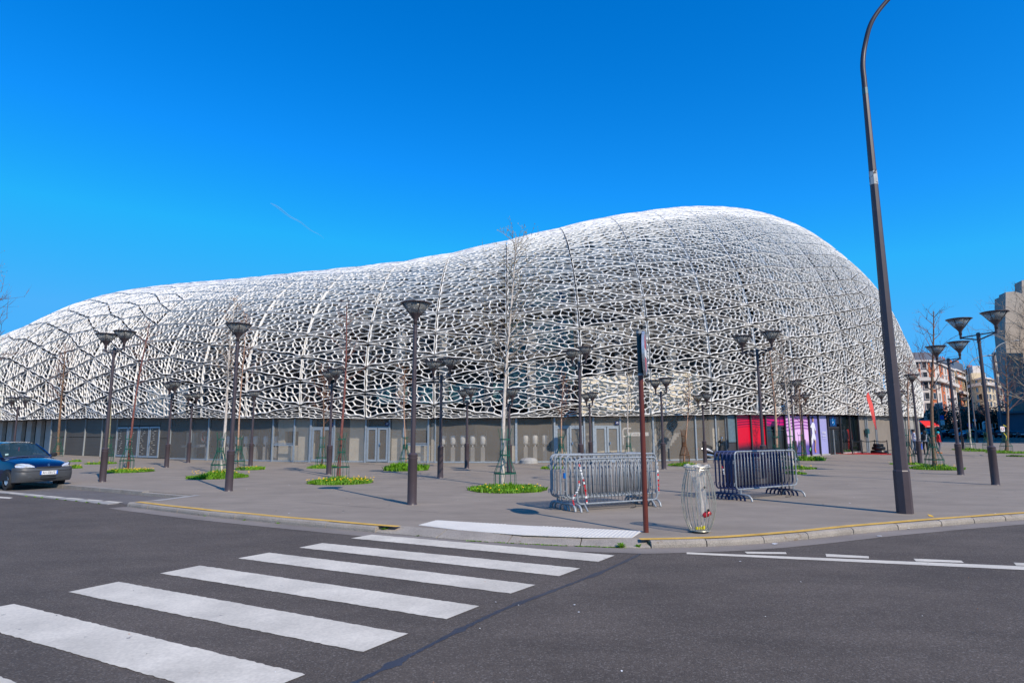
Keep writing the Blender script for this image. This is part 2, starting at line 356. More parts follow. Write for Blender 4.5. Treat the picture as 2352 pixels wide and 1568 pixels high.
# raised kerb behind the bay and the pale line of the ramp
bk = empty('bay_kerb', (0, 0, 0), kind='structure'); nb = Vector((-bdir.y, bdir.x, 0))
if nb.y > 0: nb = -nb
a0 = back[1].copy()
for k in range(34):
    e = a0 + bdir * 1.2; mb = MB(); mb.prism([a0 + bdir * .008, e - bdir * .008, e + nb * .2 - bdir * .008, a0 + nb * .2 + bdir * .008][::-1], ROAD - .01, 0.006 if k > 1 else -.02); mb.build('kerb_stone', M_granite, bk); a0 = e
g = MB(); q = ramp; dd = (back[1] - q).normalized(); nq = Vector((-dd.y, dd.x, 0)) * .12
g.poly([(*(q - nq)[:2], .006), (*(back[1] - nq)[:2], .006), (*(back[1] + nq)[:2], .006), (*(q + nq)[:2], .006)]); tag(g.build('ramp_line', M_gran2), kind='structure')
g = MB(); g.add([(sp_[3].x + .02, sp_[3].y + .02, ROAD + .01), (*kerb[0][:2], ROAD + .01), (*inner[1][:2], 0.0), (*back[1][:2], 0.0), (*ramp[:2], ROAD + .01)], [(0, 1, 2, 4), (4, 2, 3)]); tag(g.build('ramp', M_ramp), kind='structure')
# ---- zebra crossing
zc = empty('zebra_crossing', (0, 0, 0), kind='structure')
stripes = [((854, 1227.5), (1412, 1275.5), (1374, 1290), (806, 1236)), ((740, 1247), (1333, 1305), (1284, 1323), (687, 1257.5)),
           ((618, 1269), (1230, 1343), (1173, 1363), (546, 1282)), ((459, 1298.6), (1101, 1392), (1025, 1422), (368, 1316.6)),
           ((272, 1336), (937, 1455.5), (833, 1497.6), (156, 1359.6))]
W5 = [[at(x, y, ROAD) for x, y in s_] for s_ in stripes]
step = [(W5[4][i] - W5[2][i]) * 0.5 for i in range(4)]
W5.append([at(32, 1387, ROAD), at(702, 1549, ROAD), W5[4][2] + step[2], W5[4][3] + step[3]]); W5.append([W5[5][i] + step[i] for i in range(4)])
rz_ = random.Random(11)
for q in W5:
    n = 90; a, b = [], []
    for j in range(n + 1):
        t = j / n; e1 = rz_.uniform(-.008, .008); e2 = rz_.uniform(-.008, .008)
        p1 = q[0].lerp(q[1], t); p2 = q[3].lerp(q[2], t); dn = (p1 - p2).normalized(); a.append(p2 + dn * e1); b.append(p1 + dn * e2)
    mb = MB(); mb.add(*strip(a, b, ROAD + 0.005)); mb.build('white_stripe', M_stripe, zc)
def quad_px(name, pts, m, par, z=ROAD + .005):
    mb = MB(); mb.poly([(*at(x, y, z)[:2], z) for x, y in pts][::-1]); return mb.build(name, m, par)
lm = empty('lane_marking', (0, 0, 0), kind='structure')
quad_px('solid_line', [(1577, 1267.5), (2352, 1299.5), (2500, 1306), (2500, 1315), (2352, 1307.8), (1577, 1271.5)], M_stripe, lm)
for q in ([(1710, 1266), (1805, 1267.3), (1807, 1271.5), (1716, 1270.5)], [(1896, 1271), (1995, 1276.5), (1996, 1281.3), (1898, 1277.5)],
          [(2098, 1282), (2208, 1286.5), (2214, 1291.5), (2104, 1288)], [(2328, 1291), (2450, 1296), (2458, 1303), (2334, 1297.5)]):
    quad_px('dashed_line', q, M_stripe, lm)
quad_px('parking_mark', [(-20, 1138), (30, 1142), (22, 1144.5), (-30, 1141)], M_stripe, lm)
# dark tar joint across the road
tp = cat([at(x, y, ROAD) for x, y in [(700, 1618), (815, 1568), (940, 1506), (1050, 1450), (1150, 1402), (1260, 1360), (1390, 1310), (1482, 1266)]], 14)
a, b = [], []
for i, p in enumerate(tp):
    t = (tp[min(i + 1, len(tp) - 1)] - tp[max(i - 1, 0)]); n = Vector((-t.y, t.x, 0)).normalized(); hw = 0.018 + 0.018 * rz_.random() + 0.03 * max(0, math.sin(i * .33)) ** 6
    a.append(p - n * hw * rz_.uniform(.6, 1.3)); b.append(p + n * hw)
g = MB(); g.add(*strip(a, b, ROAD + .003)); tag(g.build('tar_joint', M_tar), kind='structure')
# tactile strip with its studs
tq = [at(x, y) for x, y in [(962, 1205.5), (1005, 1194.5), (1200, 1206.5), (1475, 1219.5), (1452, 1234.5), (1350, 1234), (1200, 1228.5), (1050, 1216.5)]]
tc_ = empty('tactile_paving', (0, 0, 0), kind='structure')
g = MB(); g.prism([(p.x, p.y) for p in tq][::-1], 0.0, 0.006); g.build('resin_strip', M_tact, tc_)
def inside(p, poly):
    c = False
    for i in range(len(poly)):
        a, b = poly[i - 1], poly[i]
        if (a.y > p[1]) != (b.y > p[1]) and p[0] < (b.x - a.x) * (p[1] - a.y) / (b.y - a.y) + a.x: c = not c
    return c
td = (tq[3] - tq[1]).normalized(); tn = Vector((-td.y, td.x, 0)); st = MB()
for i in range(-5, 66):
    for j in range(-22, 8):
        p = tq[1] + td * (i * .066) + tn * (j * .066)
        if inside((p.x, p.y), tq) : st.lathe([(.021, .0065), (.019, .0095), (.011, .0115)], 6, (p.x, p.y, 0))
tag(st.build('stud_field', M_tact, tc_), kind='stuff')
quad_px('paint_mark', [(2130, 1180), (2141, 1183), (2146, 1187), (2134, 1184.5)], M_yel, lm, 0.004)
# patched and cracked places in the plaza: thin dark seams
cr_ = MB()
for pts in ([(30, 1128), (150, 1133), (300, 1135)], [(1640, 1160), (1700, 1163)], [(690, 1152), (860, 1166), (1010, 1177)], [(1880, 1082), (2352, 1088)], [(1880, 1066), (2352, 1064)]):
    P = [at(x, y) for x, y in pts]
    for i in range(len(P) - 1):
        a_, b_ = P[i], P[i + 1]; n = Vector((-(b_ - a_).y, (b_ - a_).x, 0)).normalized() * .006
        cr_.poly([(*(a_ - n)[:2], .004), (*(b_ - n)[:2], .004), (*(b_ + n)[:2], .004), (*(a_ + n)[:2], .004)])
tag(cr_.build('pavement_seam', M_tar), kind='structure')
# litter and chewing gum flecks
lt = MB(); rl = random.Random(5)
def fleck(p, r, z, mi):
    n = 6; lt.poly([(p[0] + r * math.cos(a_ * 1.047) * rl.uniform(.5, 1.2), p[1] + r * math.sin(a_ * 1.047) * rl.uniform(.5, 1.2), z + rl.uniform(0, .006)) for a_ in range(n)], mi)
for i in range(120):
    p = (rl.uniform(-12, 9), rl.uniform(3.0, 8.0)); fleck(p, rl.uniform(.004, .010), ROAD + .004, rl.choice([0, 1, 2, 2, 2]))
for i in range(170):
    p = (rl.uniform(-10, 16), rl.uniform(12.5, 30)); fleck(p, rl.uniform(.008, .028), .003, rl.choice([0, 2, 2]))
for x, y in [(1073, 1238), (1780, 1250), (1630, 1240), (2020, 1232), (2085, 1214)]:
    p = at(x, y, ROAD); fleck(p, .05, ROAD + .012, 0)
for x, y in [(1700, 1290), (1840, 1337), (1140, 1384), (1330, 1407), (1320, 1390)]:
    p = at(x, y, ROAD); fleck(p, .016, ROAD + .007, 0)
tag(lt.build('litter_fleck', [M_white, pm('orange_bit', (.5, .2, .06), .8), pm('dark_gum', (.07, .065, .065), .8)]), kind='stuff')

# ================================================================ STADIUM
OUT_ = np.array([(-300,900),(-60,800),(0,770),(60,750),(130,707),(200,685),(300,663),(420,650),(560,640),(700,625),(860,610),(985,595),(1100,570),(1190,548),(1290,522),(1380,498),(1470,488),(1560,474),(1640,474),(1725,479),(1800,503),(1870,530),(1910,560),(1960,600),(2010,650),(2050,700),(2080,760),(2100,800),(2114,850),(2122,960)], float)
PQ = np.array([(-106,116,-84,128,3.2),(-88,93,-68,107,3.1),(-70,74.5,-54,90,3.0),(-53.5,62,-42.5,77,2.95),(-38.6,53,-30,68,2.95),(-24.5,43,-20,58,2.75),(-14.5,37.5,-12,53,2.55),(-7,35.5,-6.5,51,2.45),(.2,34.4,0,50.5,2.45),(10.8,36.6,9,53,2.6),(20.4,43,14.5,58,2.8),(30.4,52,21,64,2.9),(38.8,60,25,69,3.0),(43.3,67,27,73,3.0),(44.9,74,28,77,3.0),(43,83,27,83,3),(36,94,24,92,3)], float)
def _cr(i, t):
    n = len(PQ); p = [PQ[min(max(j, 0), n - 1)] for j in (i - 1, i, i + 1, i + 2)]
    return .5 * ((2 * p[1]) + (-p[0] + p[2]) * t + (2 * p[0] - 5 * p[1] + 4 * p[2] - p[3]) * t * t + (-p[0] + 3 * p[1] - 3 * p[2] + p[3]) * t ** 3)
dense = np.array([_cr(i, t) for i in range(len(PQ) - 1) for t in np.linspace(0, 1, 40, endpoint=False)])
arc = np.concatenate([[0], np.cumsum(np.hypot(*np.diff(dense[:, :2], axis=0).T))])
plan = lambda s: np.array([np.interp(s, arc, dense[:, k]) for k in range(5)])
nC, nW, nR, nU = [np.array(v) for v in (C0, _W, _R, _U)]
def npj(P):
    d = P - nC; ww = d @ nW; return CX + F * (d @ nR) / ww, CY - F * (d @ nU) / ww
def sec(pl_, H, a, inset=0.0, ex=2.3, bul=.5):
    th = np.asarray(a, float) * PI / 2; o = 1 - np.cos(th) ** (2 / ex); z = np.sin(th) ** (2 / ex)
    P = pl_[:2]; Q = pl_[2:4]; R = np.hypot(*(Q - P)); n = (Q - P) / R
    off = inset + o * (R - inset) - bul * np.sin(PI * np.clip(z / .75, 0, 1))
    return np.stack([P[0] + n[0] * off, P[1] + n[1] * off, pl_[4] + z * (H - inset * .6)], -1)
AA = np.linspace(0, 1, 60)
def solveH(pl_):
    lo, hi = 4., 25.
    for _ in range(24):
        m = (lo + hi) / 2; x, y = npj(sec(pl_, m, AA))
        if (np.interp(x, OUT_[:, 0], OUT_[:, 1]) - y).max() > 0: hi = m
        else: lo = m
    return lo
dpx = npj(np.stack([dense[:, 0], dense[:, 1], dense[:, 4]], -1))[0]
half = np.argmax(dpx > 2090)
def s_at(px): return float(np.interp(px, np.maximum.accumulate(dpx[:half]), arc[:half]))   # arc position of the facade foot seen at picture x
S0 = s_at(1165); PITCHR = 4.1
ribs = []
for k in range(-24, 19):
    s_ = S0 + k * PITCHR
    if s_ < 0 or s_ > arc[-1]: continue
    pl_ = plan(s_); pl_[:2] -= (pl_[2:4] - pl_[:2]) / np.hypot(*(pl_[2:4] - pl_[:2])) * 0.4
    ribs.append([k, pl_, solveH(pl_)])
Hs = np.array([r[2] for r in ribs]); Hs = np.convolve(np.pad(Hs, 1, mode='edge'), [.2, .6, .2], 'valid')
for r, h in zip(ribs, Hs): r[2] = h
# --- Voronoi panel templates (apex at x=0, base edge at x=1; y from -h..h)
def clip(poly, a, b, c):
    out = []
    for i in range(len(poly)):
        p, q = poly[i - 1], poly[i]; dp = a * p[0] + b * p[1] - c; dq = a * q[0] + b * q[1] - c
        if (dp <= 0) != (dq <= 0):
            t = dp / (dp - dq); out.append((p[0] + (q[0] - p[0]) * t, p[1] + (q[1] - p[1]) * t))
        if dq <= 0: out.append(q)
    return out
TW, TH = 4.1, 1.42
def template(seed, wst, wed, D, solid=0.0, cs=1.0):
    rd = random.Random(seed); seeds = []
    x = 0.62 * cs; i = 0
    while x < TW - .1:
        h = TH * x / TW; n = max(1, round(h / (.33 * cs)))
        for j in range(n):
            yy = -h / 2 + h * (j + .5) / n
            seeds.append((x + rd.uniform(-.17, .17) + (.09 if j % 2 else -.09), yy + rd.uniform(-.40, .40) * h / n))
        x += rd.uniform(.34, .44) * cs; i += 1
    tri = [(0, 0), (TW, -TH / 2), (TW, TH / 2)]
    V, Fq, wave = [], [], []
    def onb(p, q):
        for (A, B) in ((tri[0], tri[1]), (tri[1], tri[2]), (tri[2], tri[0])):
            L = math.hypot(B[0] - A[0], B[1] - A[1]); f = lambda r: abs((B[0] - A[0]) * (r[1] - A[1]) - (B[1] - A[1]) * (r[0] - A[0])) / L
            if f(p) < 1e-4 and f(q) < 1e-4: return True
        return False
    ys = 1.5
    for si, s0_ in enumerate(seeds):
        poly = [tri[0], tri[1], tri[2]]
        for sj, t in enumerate(seeds):
            if sj == si: continue
            a = t[0] - s0_[0]; b = (t[1] - s0_[1]) * ys * ys; c = ((t[0] ** 2 - s0_[0] ** 2) + ys * ys * (t[1] ** 2 - s0_[1] ** 2)) / 2
            poly = clip(poly, a, b, c)
            if len(poly) < 3: break
        if len(poly) < 3: continue
        ins = poly
        for i in range(len(poly)):
            p, q = poly[i - 1], poly[i]; dx, dy = q[0] - p[0], q[1] - p[1]; L = math.hypot(dx, dy)
            if L < 1e-6: continue
            nx, ny = dy / L, -dx / L; wd = (wed if (onb(p, q) and min(p[0], q[0]) < TW - 1e-4) else wst)
            ins = clip(ins, nx, ny, nx * p[0] + ny * p[1] - wd)
            if len(ins) < 3: break
        area = 0
        if len(ins) >= 3: area = abs(sum(ins[i - 1][0] * ins[i][1] - ins[i][0] * ins[i - 1][1] for i in range(len(ins)))) / 2
        if area < .003 or rd.random() < solid:
            b0 = len(V); n = len(poly)
            for p in poly: V.append((p[0], p[1], 0.0))
            Fq.append(tuple(range(b0, b0 + n)))
            for i in range(n):
                if onb(poly[i], poly[(i + 1) % n]):
                    b1 = len(V); V.append((poly[i][0], poly[i][1], -D)); V.append((poly[(i + 1) % n][0], poly[(i + 1) % n][1], -D)); Fq.append((b0 + i, b1, b1 + 1, b0 + (i + 1) % n))
            continue
        cc = [];
        for i in range(len(ins)):
            p, q = ins[i - 1], ins[i]; cc += [(p[0] * .9 + q[0] * .1, p[1] * .9 + q[1] * .1), (p[0] * .1 + q[0] * .9, p[1] * .1 + q[1] * .9)]
        cx = sum(p[0] for p in cc) / len(cc); cy = sum(p[1] for p in cc) / len(cc)
        pts = []
        for i in range(len(poly)):
            p, q = poly[i], poly[(i + 1) % len(poly)]
            pts.append(p)
            if math.hypot(q[0] - p[0], q[1] - p[1]) > .12: pts.append(((p[0] + q[0]) / 2, (p[1] + q[1]) / 2))
        def hit(p):
            dx, dy = p[0] - cx, p[1] - cy; best = 1
            for i in range(len(cc)):
                a_, b_ = cc[i - 1], cc[i]; ex_, ey = b_[0] - a_[0], b_[1] - a_[1]; den = dx * ey - dy * ex_
                if abs(den) < 1e-9: continue
                t = ((a_[0] - cx) * ey - (a_[1] - cy) * ex_) / den; u = ((a_[0] - cx) * dy - (a_[1] - cy) * dx) / den
                if t > 0 and -1e-6 <= u <= 1 + 1e-6: best = min(best, t)
            return (cx + dx * best, cy + dy * best)
        n = len(pts); b0 = len(V)
        hp = [hit(p) for p in pts]
        V += [(p[0], p[1], 0.012) for p in pts]; V += [(p[0], p[1], -0.012) for p in hp]; V += [(p[0], p[1], -D) for p in hp]
        for i in range(n):
            j = (i + 1) % n; Fq.append((b0 + i, b0 + j, b0 + n + j, b0 + n + i)); Fq.append((b0 + n + i, b0 + n + j, b0 + 2 * n + j, b0 + 2 * n + i))
        for i in range(n):
            j = (i + 1) % n
            if onb(pts[i], pts[j]):
                b1 = len(V); V.append((pts[i][0], pts[i][1], -D)); V.append((pts[j][0], pts[j][1], -D)); Fq.append((b0 + i, b1, b1 + 1, b0 + j))
    V = np.array(V)
    # gaps: long edges pull inwards in an irregular wave, so that each panel has its own outline
    h = np.maximum(TH / 2 * V[:, 0] / TW, 1e-4); yn = V[:, 1] / h; X = V[:, 0] / TW; p1, p2, p3 = [rd.uniform(0, 6) for _ in range(3)]
    top = .03 + .085 * X * (1 + np.sin(X * 17 + p1)) * .7 + .03 * X * np.maximum(0, np.sin(X * 43 + p2)); bot = .03 + .085 * X * (1 + np.sin(X * 19 + p2)) * .7 + .03 * X * np.maximum(0, np.sin(X * 37 + p3))
    V[:, 1] -= np.where(yn > 0, yn * top, yn * bot) * np.minimum(1, h / .1)
    V[:, 0] = .015 + V[:, 0] * .988
    V[:, 1] += .022 * X * np.sin(V[:, 0] * 9 + V[:, 1] * 5 + p1) * (1 - np.abs(yn) ** 4); V[:, 0] += .02 * np.sin(V[:, 1] * 11 + p3) * np.minimum(1, (TW - V[:, 0]) * 4); V[:, 0] -= .016 * np.maximum(0, X) ** 10 * (1 + np.sin(V[:, 1] * 9 + p2))
    V[:, 2] += .05 * np.sin(X * PI)            # panels bulge a little
    return V, Fq
tmpl = [template(i, .017, .038, .10, 0, 1.0) for i in (1, 2, 3, 4)]
tmpl_open = [template(i, .014, .030, .085, 0, 1.08) for i in (21, 22, 23)]
tmpl_roof = [template(i, .019, .038, .08, 0, .95) for i in (31, 32)]
tmpl_top = [template(i, .062, .085, .08, .22, 1.05) for i in (41, 42, 43)]
st_root = empty('stadium', (0, 34.4, 0), 0, 'white lattice stadium filling the far side of the plaza above a metal ground floor', 'stadium')
def seg_arc(k, pl_, H):
    a = np.linspace(0, 1, 90); P = sec(pl_, H, a); L = np.concatenate([[0], np.cumsum(np.linalg.norm(np.diff(P, axis=0), axis=1))]); return a, L
rp = []
for k, pl_, H in ribs:
    a, L = seg_arc(k, pl_, H)
    per = 1.42 if -6 <= k <= 9 else (1.42 + .16 * min(5, -6 - k) if k < -6 else 1.5)
    n = max(6, int(round(L[-1] / per)))
    v = (np.arange(0, n + 1) if k % 2 == 0 else np.concatenate([[0], np.arange(n) + .5, [n]])) / n
    aa = np.interp(v * L[-1], L, a); rp.append((v, sec(pl_, H, aa), aa))
panels = []
for bi in range(len(ribs) - 1):
    (vl, PL, al), (vr, PR, ar) = rp[bi], rp[bi + 1]; i = j = 0
    while i < len(vl) - 1 or j < len(vr) - 1:
        if j == len(vr) - 1 or (i < len(vl) - 1 and vl[i + 1] <= vr[j + 1] + 1e-9): panels.append((PR[j], PL[i], PL[i + 1], (al[i] + al[i + 1]) / 2, 0)); i += 1     # apex on the right rib
        else: panels.append((PL[i], PR[j], PR[j + 1], (ar[j] + ar[j + 1]) / 2, 1)); j += 1
rnd = random.Random(4); items = []
for A, B, Cc, am, side in panels:
    cen = (A + B + Cc) / 3; x, y = npj(np.array([A, B, Cc]))
    if max(x) < -160 or min(x) > 2500: continue
    n = np.cross(B - A, Cc - A) if side else np.cross(Cc - A, B - A); n = n / np.linalg.norm(n)
    if n @ (nC - cen) < -.55 * np.linalg.norm(nC - cen): continue
    area = abs((x[1] - x[0]) * (y[2] - y[0]) - (x[2] - x[0]) * (y[1] - y[0])) * (1 if n @ (nC - cen) > 0 else 0)
    T_ = tmpl_top if am > .60 else tmpl_roof if am > .43 else (tmpl_open if (cen[0] < -18 or cen[0] > 24) else tmpl)
    V, Fq = T_[rnd.randrange(len(T_))]
    X = V[:, 0:1] / TW; Y = V[:, 1:2] / TH; M = (B + Cc) / 2
    W_ = A + X * (M - A) + Y * (Cc - B) + V[:, 2:3] * n
    items.append((area, W_, Fq, side))
items.sort(key=lambda t: -t[0])
def np_mesh(name, chunks, mat):
    vv = np.concatenate([c[1] for c in chunks]); ff = []; o = 0
    for c in chunks:
        fl = c[2]; ff += [tuple(i + o for i in (f if c[3] else f[::-1])) for f in fl]; o += len(c[1])
    me = bpy.data.meshes.new(name); me.from_pydata(vv.tolist(), [], ff); me.materials.append(mat); me.update(); return me
off = np.array([0, 34.4, 0])
for it in items:
    it[1][:] = it[1] - off
for it in items[:292]: inst('lattice_panel', np_mesh('lattice_panel', [it], M_lat), st_root)
tag(inst('lattice', np_mesh('lattice', items[292:], M_lat), st_root), kind='stuff')
# support ribs behind the seams
rb = [r for r in ribs if -300 < npj(np.array([[*r[1][:2], 3]]))[0][0] < 2500]
for k, pl_, H in rb:
    a = np.linspace(0, .96, 22); P = sec(pl_, H, a, inset=.60); P2 = sec(pl_, H, a, inset=1.05)
    mb = MB(); t = np.array([-(pl_[3] - pl_[1]), pl_[2] - pl_[0]]); t = t / np.hypot(*t) * .09
    for i in range(21):
        for q, w_ in ((P, 1), (P2, 1)):
            a_, b_ = q[i], q[i + 1]
            mb.add([(a_[0] - t[0], a_[1] - t[1], a_[2]), (a_[0] + t[0], a_[1] + t[1], a_[2]), (b_[0] + t[0], b_[1] + t[1], b_[2]), (b_[0] - t[0], b_[1] - t[1], b_[2])], [(0, 1, 2, 3)])
        for sgn in (-1, 1):
            mb.add([(P[i][0] + t[0] * sgn, P[i][1] + t[1] * sgn, P[i][2]), (P2[i][0] + t[0] * sgn, P2[i][1] + t[1] * sgn, P2[i][2]), (P2[i + 1][0] + t[0] * sgn, P2[i + 1][1] + t[1] * sgn, P2[i + 1][2]), (P[i + 1][0] + t[0] * sgn, P[i + 1][1] + t[1] * sgn, P[i + 1][2])], [(0, 1, 2, 3)])
    mb.v = [(v[0], v[1] - 34.4, v[2]) for v in mb.v]; mb.build('support_rib', pm('rib_grey', (.07, .073, .076), .5, var=.1), st_root)
# inner skin: grid of the same section further in
def skin(name, inset, a0, a1, na, mat, k0=-99, k1=99, bulge=.5):
    mb = MB(); rr = [r for r in ribs if k0 <= r[0] <= k1]
    for _, pl_, H in rr:
        for p in sec(pl_, H, np.linspace(a0, a1, na), inset=inset, bul=bulge): mb.v.append((p[0], p[1] - 34.4, p[2]))
    for i in range(len(rr) - 1):
        for j in range(na - 1): mb.f.append((i * na + j, (i + 1) * na + j, (i + 1) * na + j + 1, i * na + j + 1)); mb.m.append(0)
    return mb.build(name, mat, st_root)
skin('inner_wall', 2.9, 0.0, 1.0, 16, M_inner, bulge=0)
skin('roof_membrane', .55, .60, 1.0, 10, M_roof)
mb = MB()
for _, pl_, H in ribs:
    q = sec(pl_, H, [1.0])[0]; d_q = (pl_[2:4] - pl_[:2]); d_q = d_q / np.hypot(*d_q)
    for dd_, dz_ in ((-.6, -1.2), (.3, .0), (7, -.6), (14, -5)): mb.v.append((q[0] + d_q[0] * dd_, q[1] + d_q[1] * dd_ - 34.4, q[2] + dz_))
for i in range(len(ribs) - 1):
    for j in range(3): mb.f.append((i * 4 + j, (i + 1) * 4 + j, (i + 1) * 4 + j + 1, i * 4 + j + 1)); mb.m.append(0)
mb.build('rear_roof', M_roof, st_root)
skin('glazed_band', 2.3, .035, .085, 3, pm('blue_green_glass', (.05, .13, .15), .15, var=.2), -2, 1, 0)
skin('concrete_wall', 1.35, .0, .078, 4, M_beige, 1, 3, 0)
skin('concrete_wall', 1.8, .0, .10, 4, M_beige, -8, -6, 0)
skin('stair_core', 1.9, .02, .62, 12, M_glassw, 0, 1, 0)
skin('stair_core', 2.1, .30, .60, 8, pm('pale_core', (.14, .135, .125), .8), -3, -2, 0)
skin('stair_core', 2.2, .12, .55, 10, pm('mid_grey_core', (.07, .072, .075), .7), -7, -5, 0)
skin('stair_core', 2.2, .12, .45, 10, pm('mid_grey_core_two', (.065, .067, .07), .7), 5, 7, 0)
M_slabdark = pm('shaded_floor_concrete', (.075, .075, .075), .85, var=.2)  # darker copy of the floor concrete: the interior shade is put into its colour
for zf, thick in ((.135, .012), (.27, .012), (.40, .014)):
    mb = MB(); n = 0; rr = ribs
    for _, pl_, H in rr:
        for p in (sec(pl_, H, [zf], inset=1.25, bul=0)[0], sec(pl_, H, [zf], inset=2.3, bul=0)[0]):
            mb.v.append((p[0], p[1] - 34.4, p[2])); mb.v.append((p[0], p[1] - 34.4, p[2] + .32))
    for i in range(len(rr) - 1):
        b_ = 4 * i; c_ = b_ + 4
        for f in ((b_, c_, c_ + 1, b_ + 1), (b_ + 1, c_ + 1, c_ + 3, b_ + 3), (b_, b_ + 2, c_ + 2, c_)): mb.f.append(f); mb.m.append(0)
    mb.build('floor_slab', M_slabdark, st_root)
    mb = MB()            # balustrade rails on each floor
    for dz in (.6, .9, 1.2): mb.tube([(p[0], p[1] - 34.4, p[2] + .32 + dz) for p in [sec(pl_, H, [zf], inset=1.3, bul=0)[0] for _, pl_, H in rr[2:36]]], .025, 4)
    mb.build('balustrade', M_steelg, st_root)
rf = random.Random(8)    # a few things behind the lattice: columns
for px in (1010, 1120, 1225, 1395, 1440, 1570, 1700, 905, 760, 560, 420, 1830):
    s_ = s_at(px); p = plan(s_); q = p[:2] + (p[2:4] - p[:2]) / np.hypot(*(p[2:4] - p[:2])) * 1.7
    mb = MB(); mb.box((q[0], q[1] - 34.4, 5.2), (.5, .5, 5.0), 0); mb.build('column', M_slab if px % 20 else M_roof, st_root)

# ---- ground floor
def foot(px, back_=0.0):
    p = plan(s_at(px)); n = (p[2:4] - p[:2]) / np.hypot(*(p[2:4] - p[:2])); q = p[:2] + n * back_; return (q[0], q[1] - 34.4)
def topz(px): return plan(s_at(px))[4]
def facade(name, x0, x1, z0, z1, mat, back_=0.0, t=.03, par=None):
    mb = MB(); mb.wall(foot(x0, back_), foot(x1, back_), z0, z1, t); return mb.build(name, mat, par or st_root)
def post(px, z0, z1, w=.10, mat=None, dep=.10, back_=-.04, name='post'):
    a_ = foot(px - 3); b_ = foot(px + 3); p = foot(px, back_); mb = MB(); mb.box((p[0], p[1], (z0 + z1) / 2), (w, dep, z1 - z0), math.atan2(b_[1] - a_[1], b_[0] - a_[0])); return mb.build(name, mat or M_galvlight, st_root)
def rail(x0, x1, z, h=.08, mat=None, back_=-.03, t=.05, name='rail'):
    return facade(name, x0, x1, z - h / 2, z + h / 2, mat or M_galvlight, back_, t)
def steps(a, b, n): return [a + (b - a) * i / n for i in range(n + 1)]
# soffit, rear wall and floor of the arcade
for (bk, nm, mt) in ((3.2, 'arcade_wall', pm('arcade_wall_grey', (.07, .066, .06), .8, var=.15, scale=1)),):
    mb = MB(); xs = steps(-168, 1665, 30) + steps(1665, 2115, 14)[1:]
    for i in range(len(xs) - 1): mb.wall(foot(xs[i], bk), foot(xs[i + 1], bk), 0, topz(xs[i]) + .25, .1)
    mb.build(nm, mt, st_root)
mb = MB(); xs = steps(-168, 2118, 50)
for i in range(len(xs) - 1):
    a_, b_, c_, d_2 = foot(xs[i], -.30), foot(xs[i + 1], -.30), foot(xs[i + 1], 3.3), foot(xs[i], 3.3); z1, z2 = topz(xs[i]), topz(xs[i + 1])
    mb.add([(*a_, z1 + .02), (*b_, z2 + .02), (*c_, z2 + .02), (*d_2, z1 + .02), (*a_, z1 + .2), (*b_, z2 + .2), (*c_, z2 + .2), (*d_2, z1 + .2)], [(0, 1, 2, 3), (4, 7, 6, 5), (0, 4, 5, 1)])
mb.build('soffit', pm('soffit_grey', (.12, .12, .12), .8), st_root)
mb = MB(); xs = steps(-168, 2118, 50)
for i in range(len(xs) - 1): mb.poly([(*foot(xs[i], -.25), .004), (*foot(xs[i + 1], -.25), .004), (*foot(xs[i + 1], 3.2), .004), (*foot(xs[i], 3.2), .004)])
mb.build('arcade_floor', M_slab, st_root)
TZ = lambda x: topz(x) - .02
# far left: recessed corrugated wall
xs = steps(-166, 122, 26)
for i in range(26): facade('wall_fin', xs[i], xs[i + 1], 0, TZ(xs[i]), M_slab, 1.0 + (.35 if i % 2 else 0), .3)
# dense dark panels with the four leaf gates
for a_, b_ in ((122, 155), (155, 200), (200, 239), (239, 273), (370, 395)):
    zt = TZ(a_); facade('metal_sheet', a_ + .6, b_ - .6, .05, zt * .5 - .02, M_meshd); facade('metal_sheet', a_ + .6, b_ - .6, zt * .5 + .02, zt, M_meshd); post(b_, 0, zt, .05, M_steelg)
post(122, 0, TZ(122), .1, M_steelg)
def gate(x0, x1, ztop, leaves, matsheet, label=None, louvre=False, handle=True):
    w_ = (x1 - x0) / leaves
    for i in range(leaves):
        a_, b_ = x0 + w_ * i, x0 + w_ * (i + 1); pa, pb = Vector(foot(a_ + .8, -.06)), Vector(foot(b_ - .8, -.06)); d = (pb - pa).normalized(); mb = MB()
        mb.wall(pa, pa + d * .11, .06, ztop, .06); mb.wall(pb - d * .11, pb, .06, ztop, .06); mb.wall(pa + d * .11, pb - d * .11, ztop - .11, ztop, .06); mb.wall(pa + d * .11, pb - d * .11, .06, .18, .06)
        door = mb.build('door', M_galvlight, st_root)
        mb = MB(); mb.wall(pa + d * .1, pb - d * .1, .15, ztop - .1, .012); mb.v = [(v[0], v[1] + .03, v[2]) for v in mb.v]; mb.build('door_sheet', matsheet, door)
        if louvre:
            mb = MB(); rg = random.Random(int(a_))
            for z in np.arange(.3, ztop - .2, .12):
                q = rg.uniform(.05, .55) * (pb - pa).length; L = rg.uniform(.1, .3); mb.wall(pa + d * (.12 + q * .7), pa + d * (.12 + q * .7 + L), z, z + .025, .01); 
            mb.v = [(v[0], v[1] + .015, v[2]) for v in mb.v]; tag(mb.build('slot_field', M_beige, door), kind='stuff')
        if handle and i == leaves - 1:
            mb = MB(); mb.box((pa.x + d.x * .16, pa.y + d.y * .16 - .05, 1.05), (.05, .08, .14)); mb.build('handle', M_chrome, door)
gate(273, 323, 2.18, 2, M_meshd, louvre=True); gate(323.5, 371, 2.18, 2, M_meshd, louvre=True)
for a_, b_ in ((273, 323), (323, 370)): facade('metal_sheet', a_ + .5, b_ - .5, 2.24, TZ(a_), M_meshd)
